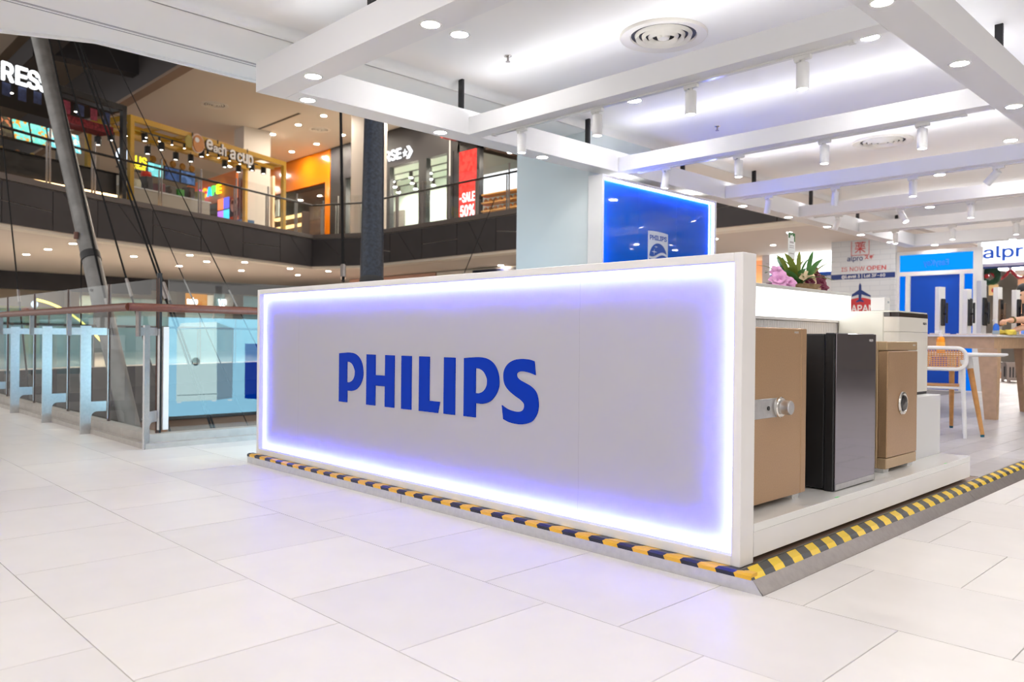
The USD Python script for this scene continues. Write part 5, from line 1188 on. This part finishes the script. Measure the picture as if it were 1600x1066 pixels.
# person leaning over the desk, partly outside the picture
def hull_chain(bones):
    """one continuous body: hulls of sphere pairs, united, refined and smoothed"""
    b = m3.Manifold()
    for (p, rp_), (q, rq) in bones:
        s = lambda c, r: m3.Manifold.sphere(r, 20).translate(tuple(map(float, c)))
        b = b + m3.Manifold.batch_hull([s(p, rp_), s(q, rq)])
    return b
def finish(b, res, it=8):
    b = b.refine_to_length(res); mm = b.to_mesh(); t = trimesh.Trimesh(np.array(mm.vert_properties[:, :3]), np.array(mm.tri_verts), process=True)
    trimesh.smoothing.filter_taubin(t, iterations=it); return t
skin = mat('skin', srgb(226, 178, 148), .5, noise=.03, nscale=20); shirt = mat('shirt_black', (.018, .018, .022), .8); trousers = mat('trousers_navy', srgb(48, 52, 74), .8); hair = mat('hair_black', (.010, .009, .009), .45, bump=.6, nscale=120)
PB = np.array([-.70, 8.62, .065]); F = np.array([-.70, -.714, 0.]); SD = np.array([-.714, .70, 0.])     # facing, and the person's right-hand side
w3 = lambda f, s, z: PB + F * f + SD * s + np.array([0, 0, z])
head = np.array([-.965, 8.325, 1.485])
neck = w3(.26, 0, 1.31); chest = w3(.20, 0, 1.16); pelvis = w3(-.06, 0, .93); ww = w3(.07, 0, 1.03)
J = {}
bones = [((pelvis + SD * .07, .125), (pelvis - SD * .07, .125)), ((pelvis, .13), (ww, .125)), ((ww, .125), (chest, .135)), ((chest + SD * .09, .11), (chest - SD * .09, .11)), ((chest, .12), (neck, .06)), ((neck, .055), (head - np.array([0, 0, .07]), .055))]
shR, shL = chest + SD * .17 + np.array([0, 0, .09]), chest - SD * .17 + np.array([0, 0, .09])
for sh in (shR, shL): bones.append(((chest + np.array([0, 0, .08]), .09), (sh, .065)))
hands = {1: (np.array([-.892, 8.035, 1.18]), np.array([-1.0, 7.79, 1.165])), -1: (np.array([-.80, 8.13, 1.14]), np.array([-.98, 7.93, 1.06]))}
# the arm the photograph shows reaches left across the desk; the other rests behind it
arms = [(shL, *hands[1]), (shR, *hands[-1])]
for sh, el, wrst in arms: bones += [((sh, .058), (el, .044)), ((el, .043), (wrst, .028))]
for s in (.10, -.10):
    hip, knee, ank, toe = w3(-.06, s, .88), w3(.02, s * 1.05, .50), w3(-.02, s * 1.1, .09), w3(.13, s * 1.2, .04)
    bones += [((hip, .095), (knee, .062)), ((knee, .06), (ank, .042)), ((ank, .042), (toe, .035))]
bones += [((head, .098), (head + F * .035 - np.array([0, 0, .06]), .070)), ((head - F * .025 + np.array([0, 0, .03]), .098), (head, .095))]
body = hull_chain(bones)
def hand(wr_, d, down, sc=1.0):
    """palm, four unequal curled fingers and a thumb from the side of the palm"""
    d = d / np.linalg.norm(d); side = np.cross(d, down); side /= np.linalg.norm(side); b = []
    k = wr_ + d * .085
    for i, (o, ln) in enumerate(((-.030, .9), (-.010, 1.0), (.010, .95), (.029, .78))):
        a = k + side * o; b.append(((wr_ + d * .015 + side * o * .5, .017), (a, .0125)))
        p1 = a + d * .036 * ln + down * .012; p2 = p1 + (d * .3 + down) * .024 * ln; p3 = p2 + (-d * .6 + down * .5) * .018 * ln
        b += [((a, .0105), (p1, .0095)), ((p1, .0095), (p2, .0088)), ((p2, .0088), (p3, .008))]
    t0 = wr_ + d * .03 - side * .03; t1 = t0 + (d * .8 - side * .5 + down * .4) * .035; t2 = t1 + (d * .9 + side * .2 + down * .5) * .028
    return b + [((wr_ + d * .02, .02), (t0, .014)), ((t0, .0125), (t1, .0105)), ((t1, .0105), (t2, .0088))]
for sh, el, wr_ in arms: body = body + hull_chain(hand(wr_, wr_ - el, np.array([0, 0, -1.])))
pn = thing('person', 'dark haired person in a black top leaning over and wiping the desk', 'person', tuple(PB))
loc = lambda m: move(m, -PB)
bm = finish(body, .010, 10)
part(pn, 'body', loc(bm), skin, smooth=True)
def shell(bs, grow, res=.018):
    return finish(hull_chain([((p, a + grow), (q, b + grow)) for (p, a), (q, b) in bs]), res, 6)
sleeve = [((sh, .058), (sh + (el - sh) * .55, .052)) for sh, el, _ in arms]
part(pn, 'top', loc(shell(bones[:4] + [((chest, .12), (chest + (neck - chest) * .7, .07))] + bones[6:8] + sleeve, .012)), shirt, smooth=True)
legs_b = [b for b in bones if b[0][0][2] < .96 and b[1][0][2] < .6 and b[1][1] > .04]
part(pn, 'trousers', loc(shell([((pelvis + SD * .07, .125), (pelvis - SD * .07, .125))] + [(a, (b[0] + np.array([0, 0, .02]), b[1] + .012)) for a, b in legs_b], .010)), trousers, smooth=True)
for s in (.10, -.10):
    ank, toe = w3(-.03, s * 1.1, .05), w3(.16, s * 1.2, .035)
    sm = hull_chain([((ank, .048), (toe, .036)), ((ank + np.array([0, 0, .03]), .045), (ank, .05))])
    part(pn, 'shoe', loc(finish(sm, .012, 5).slice_plane([0, 0, .066], [0, 0, 1], cap=False)), mat('shoe_cream', srgb(226, 220, 206), .5), smooth=True)
hm = finish(hull_chain([((head - F * .030 + np.array([0, 0, .035]), .106), (head - F * .045 - np.array([0, 0, .02]), .092)), ((head + F * .03 + np.array([0, 0, .062]), .075), (head - F * .03 + np.array([0, 0, .05]), .095)), ((head + SD * .06 - F * .02, .05), (head - SD * .06 - F * .02, .05))]), .01, 5)
part(pn, 'hair', loc(hm), hair, smooth=True)
for s in (-.034, .034):
    part(pn, 'eye', loc(trimesh.creation.icosphere(2, .011).apply_translation(head + F * .092 + SD * s + np.array([0, 0, -.008]))), black_gl)
    part(pn, 'ear', loc(trimesh.creation.icosphere(2, .028).apply_scale([.6, .6, 1.]).apply_translation(head + SD * s * 2.75 - F * .005 - np.array([0, 0, .02]))), skin, smooth=True)
part(pn, 'nose', loc(rod(head + F * .098 + np.array([0, 0, -.0]), head + F * .118 - np.array([0, 0, .04]), .008, .013)), skin, smooth=True)
part(pn, 'mouth', loc(rod(head + F * .098 - SD * .02 - np.array([0, 0, .072]), head + F * .098 + SD * .02 - np.array([0, 0, .072]), .006)), mat('lips', srgb(176, 96, 90), .5), smooth=True)
el, wr_ = arms[0][1], arms[0][2]; dd = (wr_ - el) / np.linalg.norm(wr_ - el)
part(pn, 'watch', loc(cat(tube([wr_ - dd * .05, wr_ - dd * .025], [.036, .0345], 18), rod(wr_ - dd * .037 + np.array([0, 0, .03]), wr_ - dd * .037 + np.array([0, 0, .041]), .018))), mat('watch_olive', srgb(104, 92, 44), .4, metal=.3), label='dark olive wrist watch')
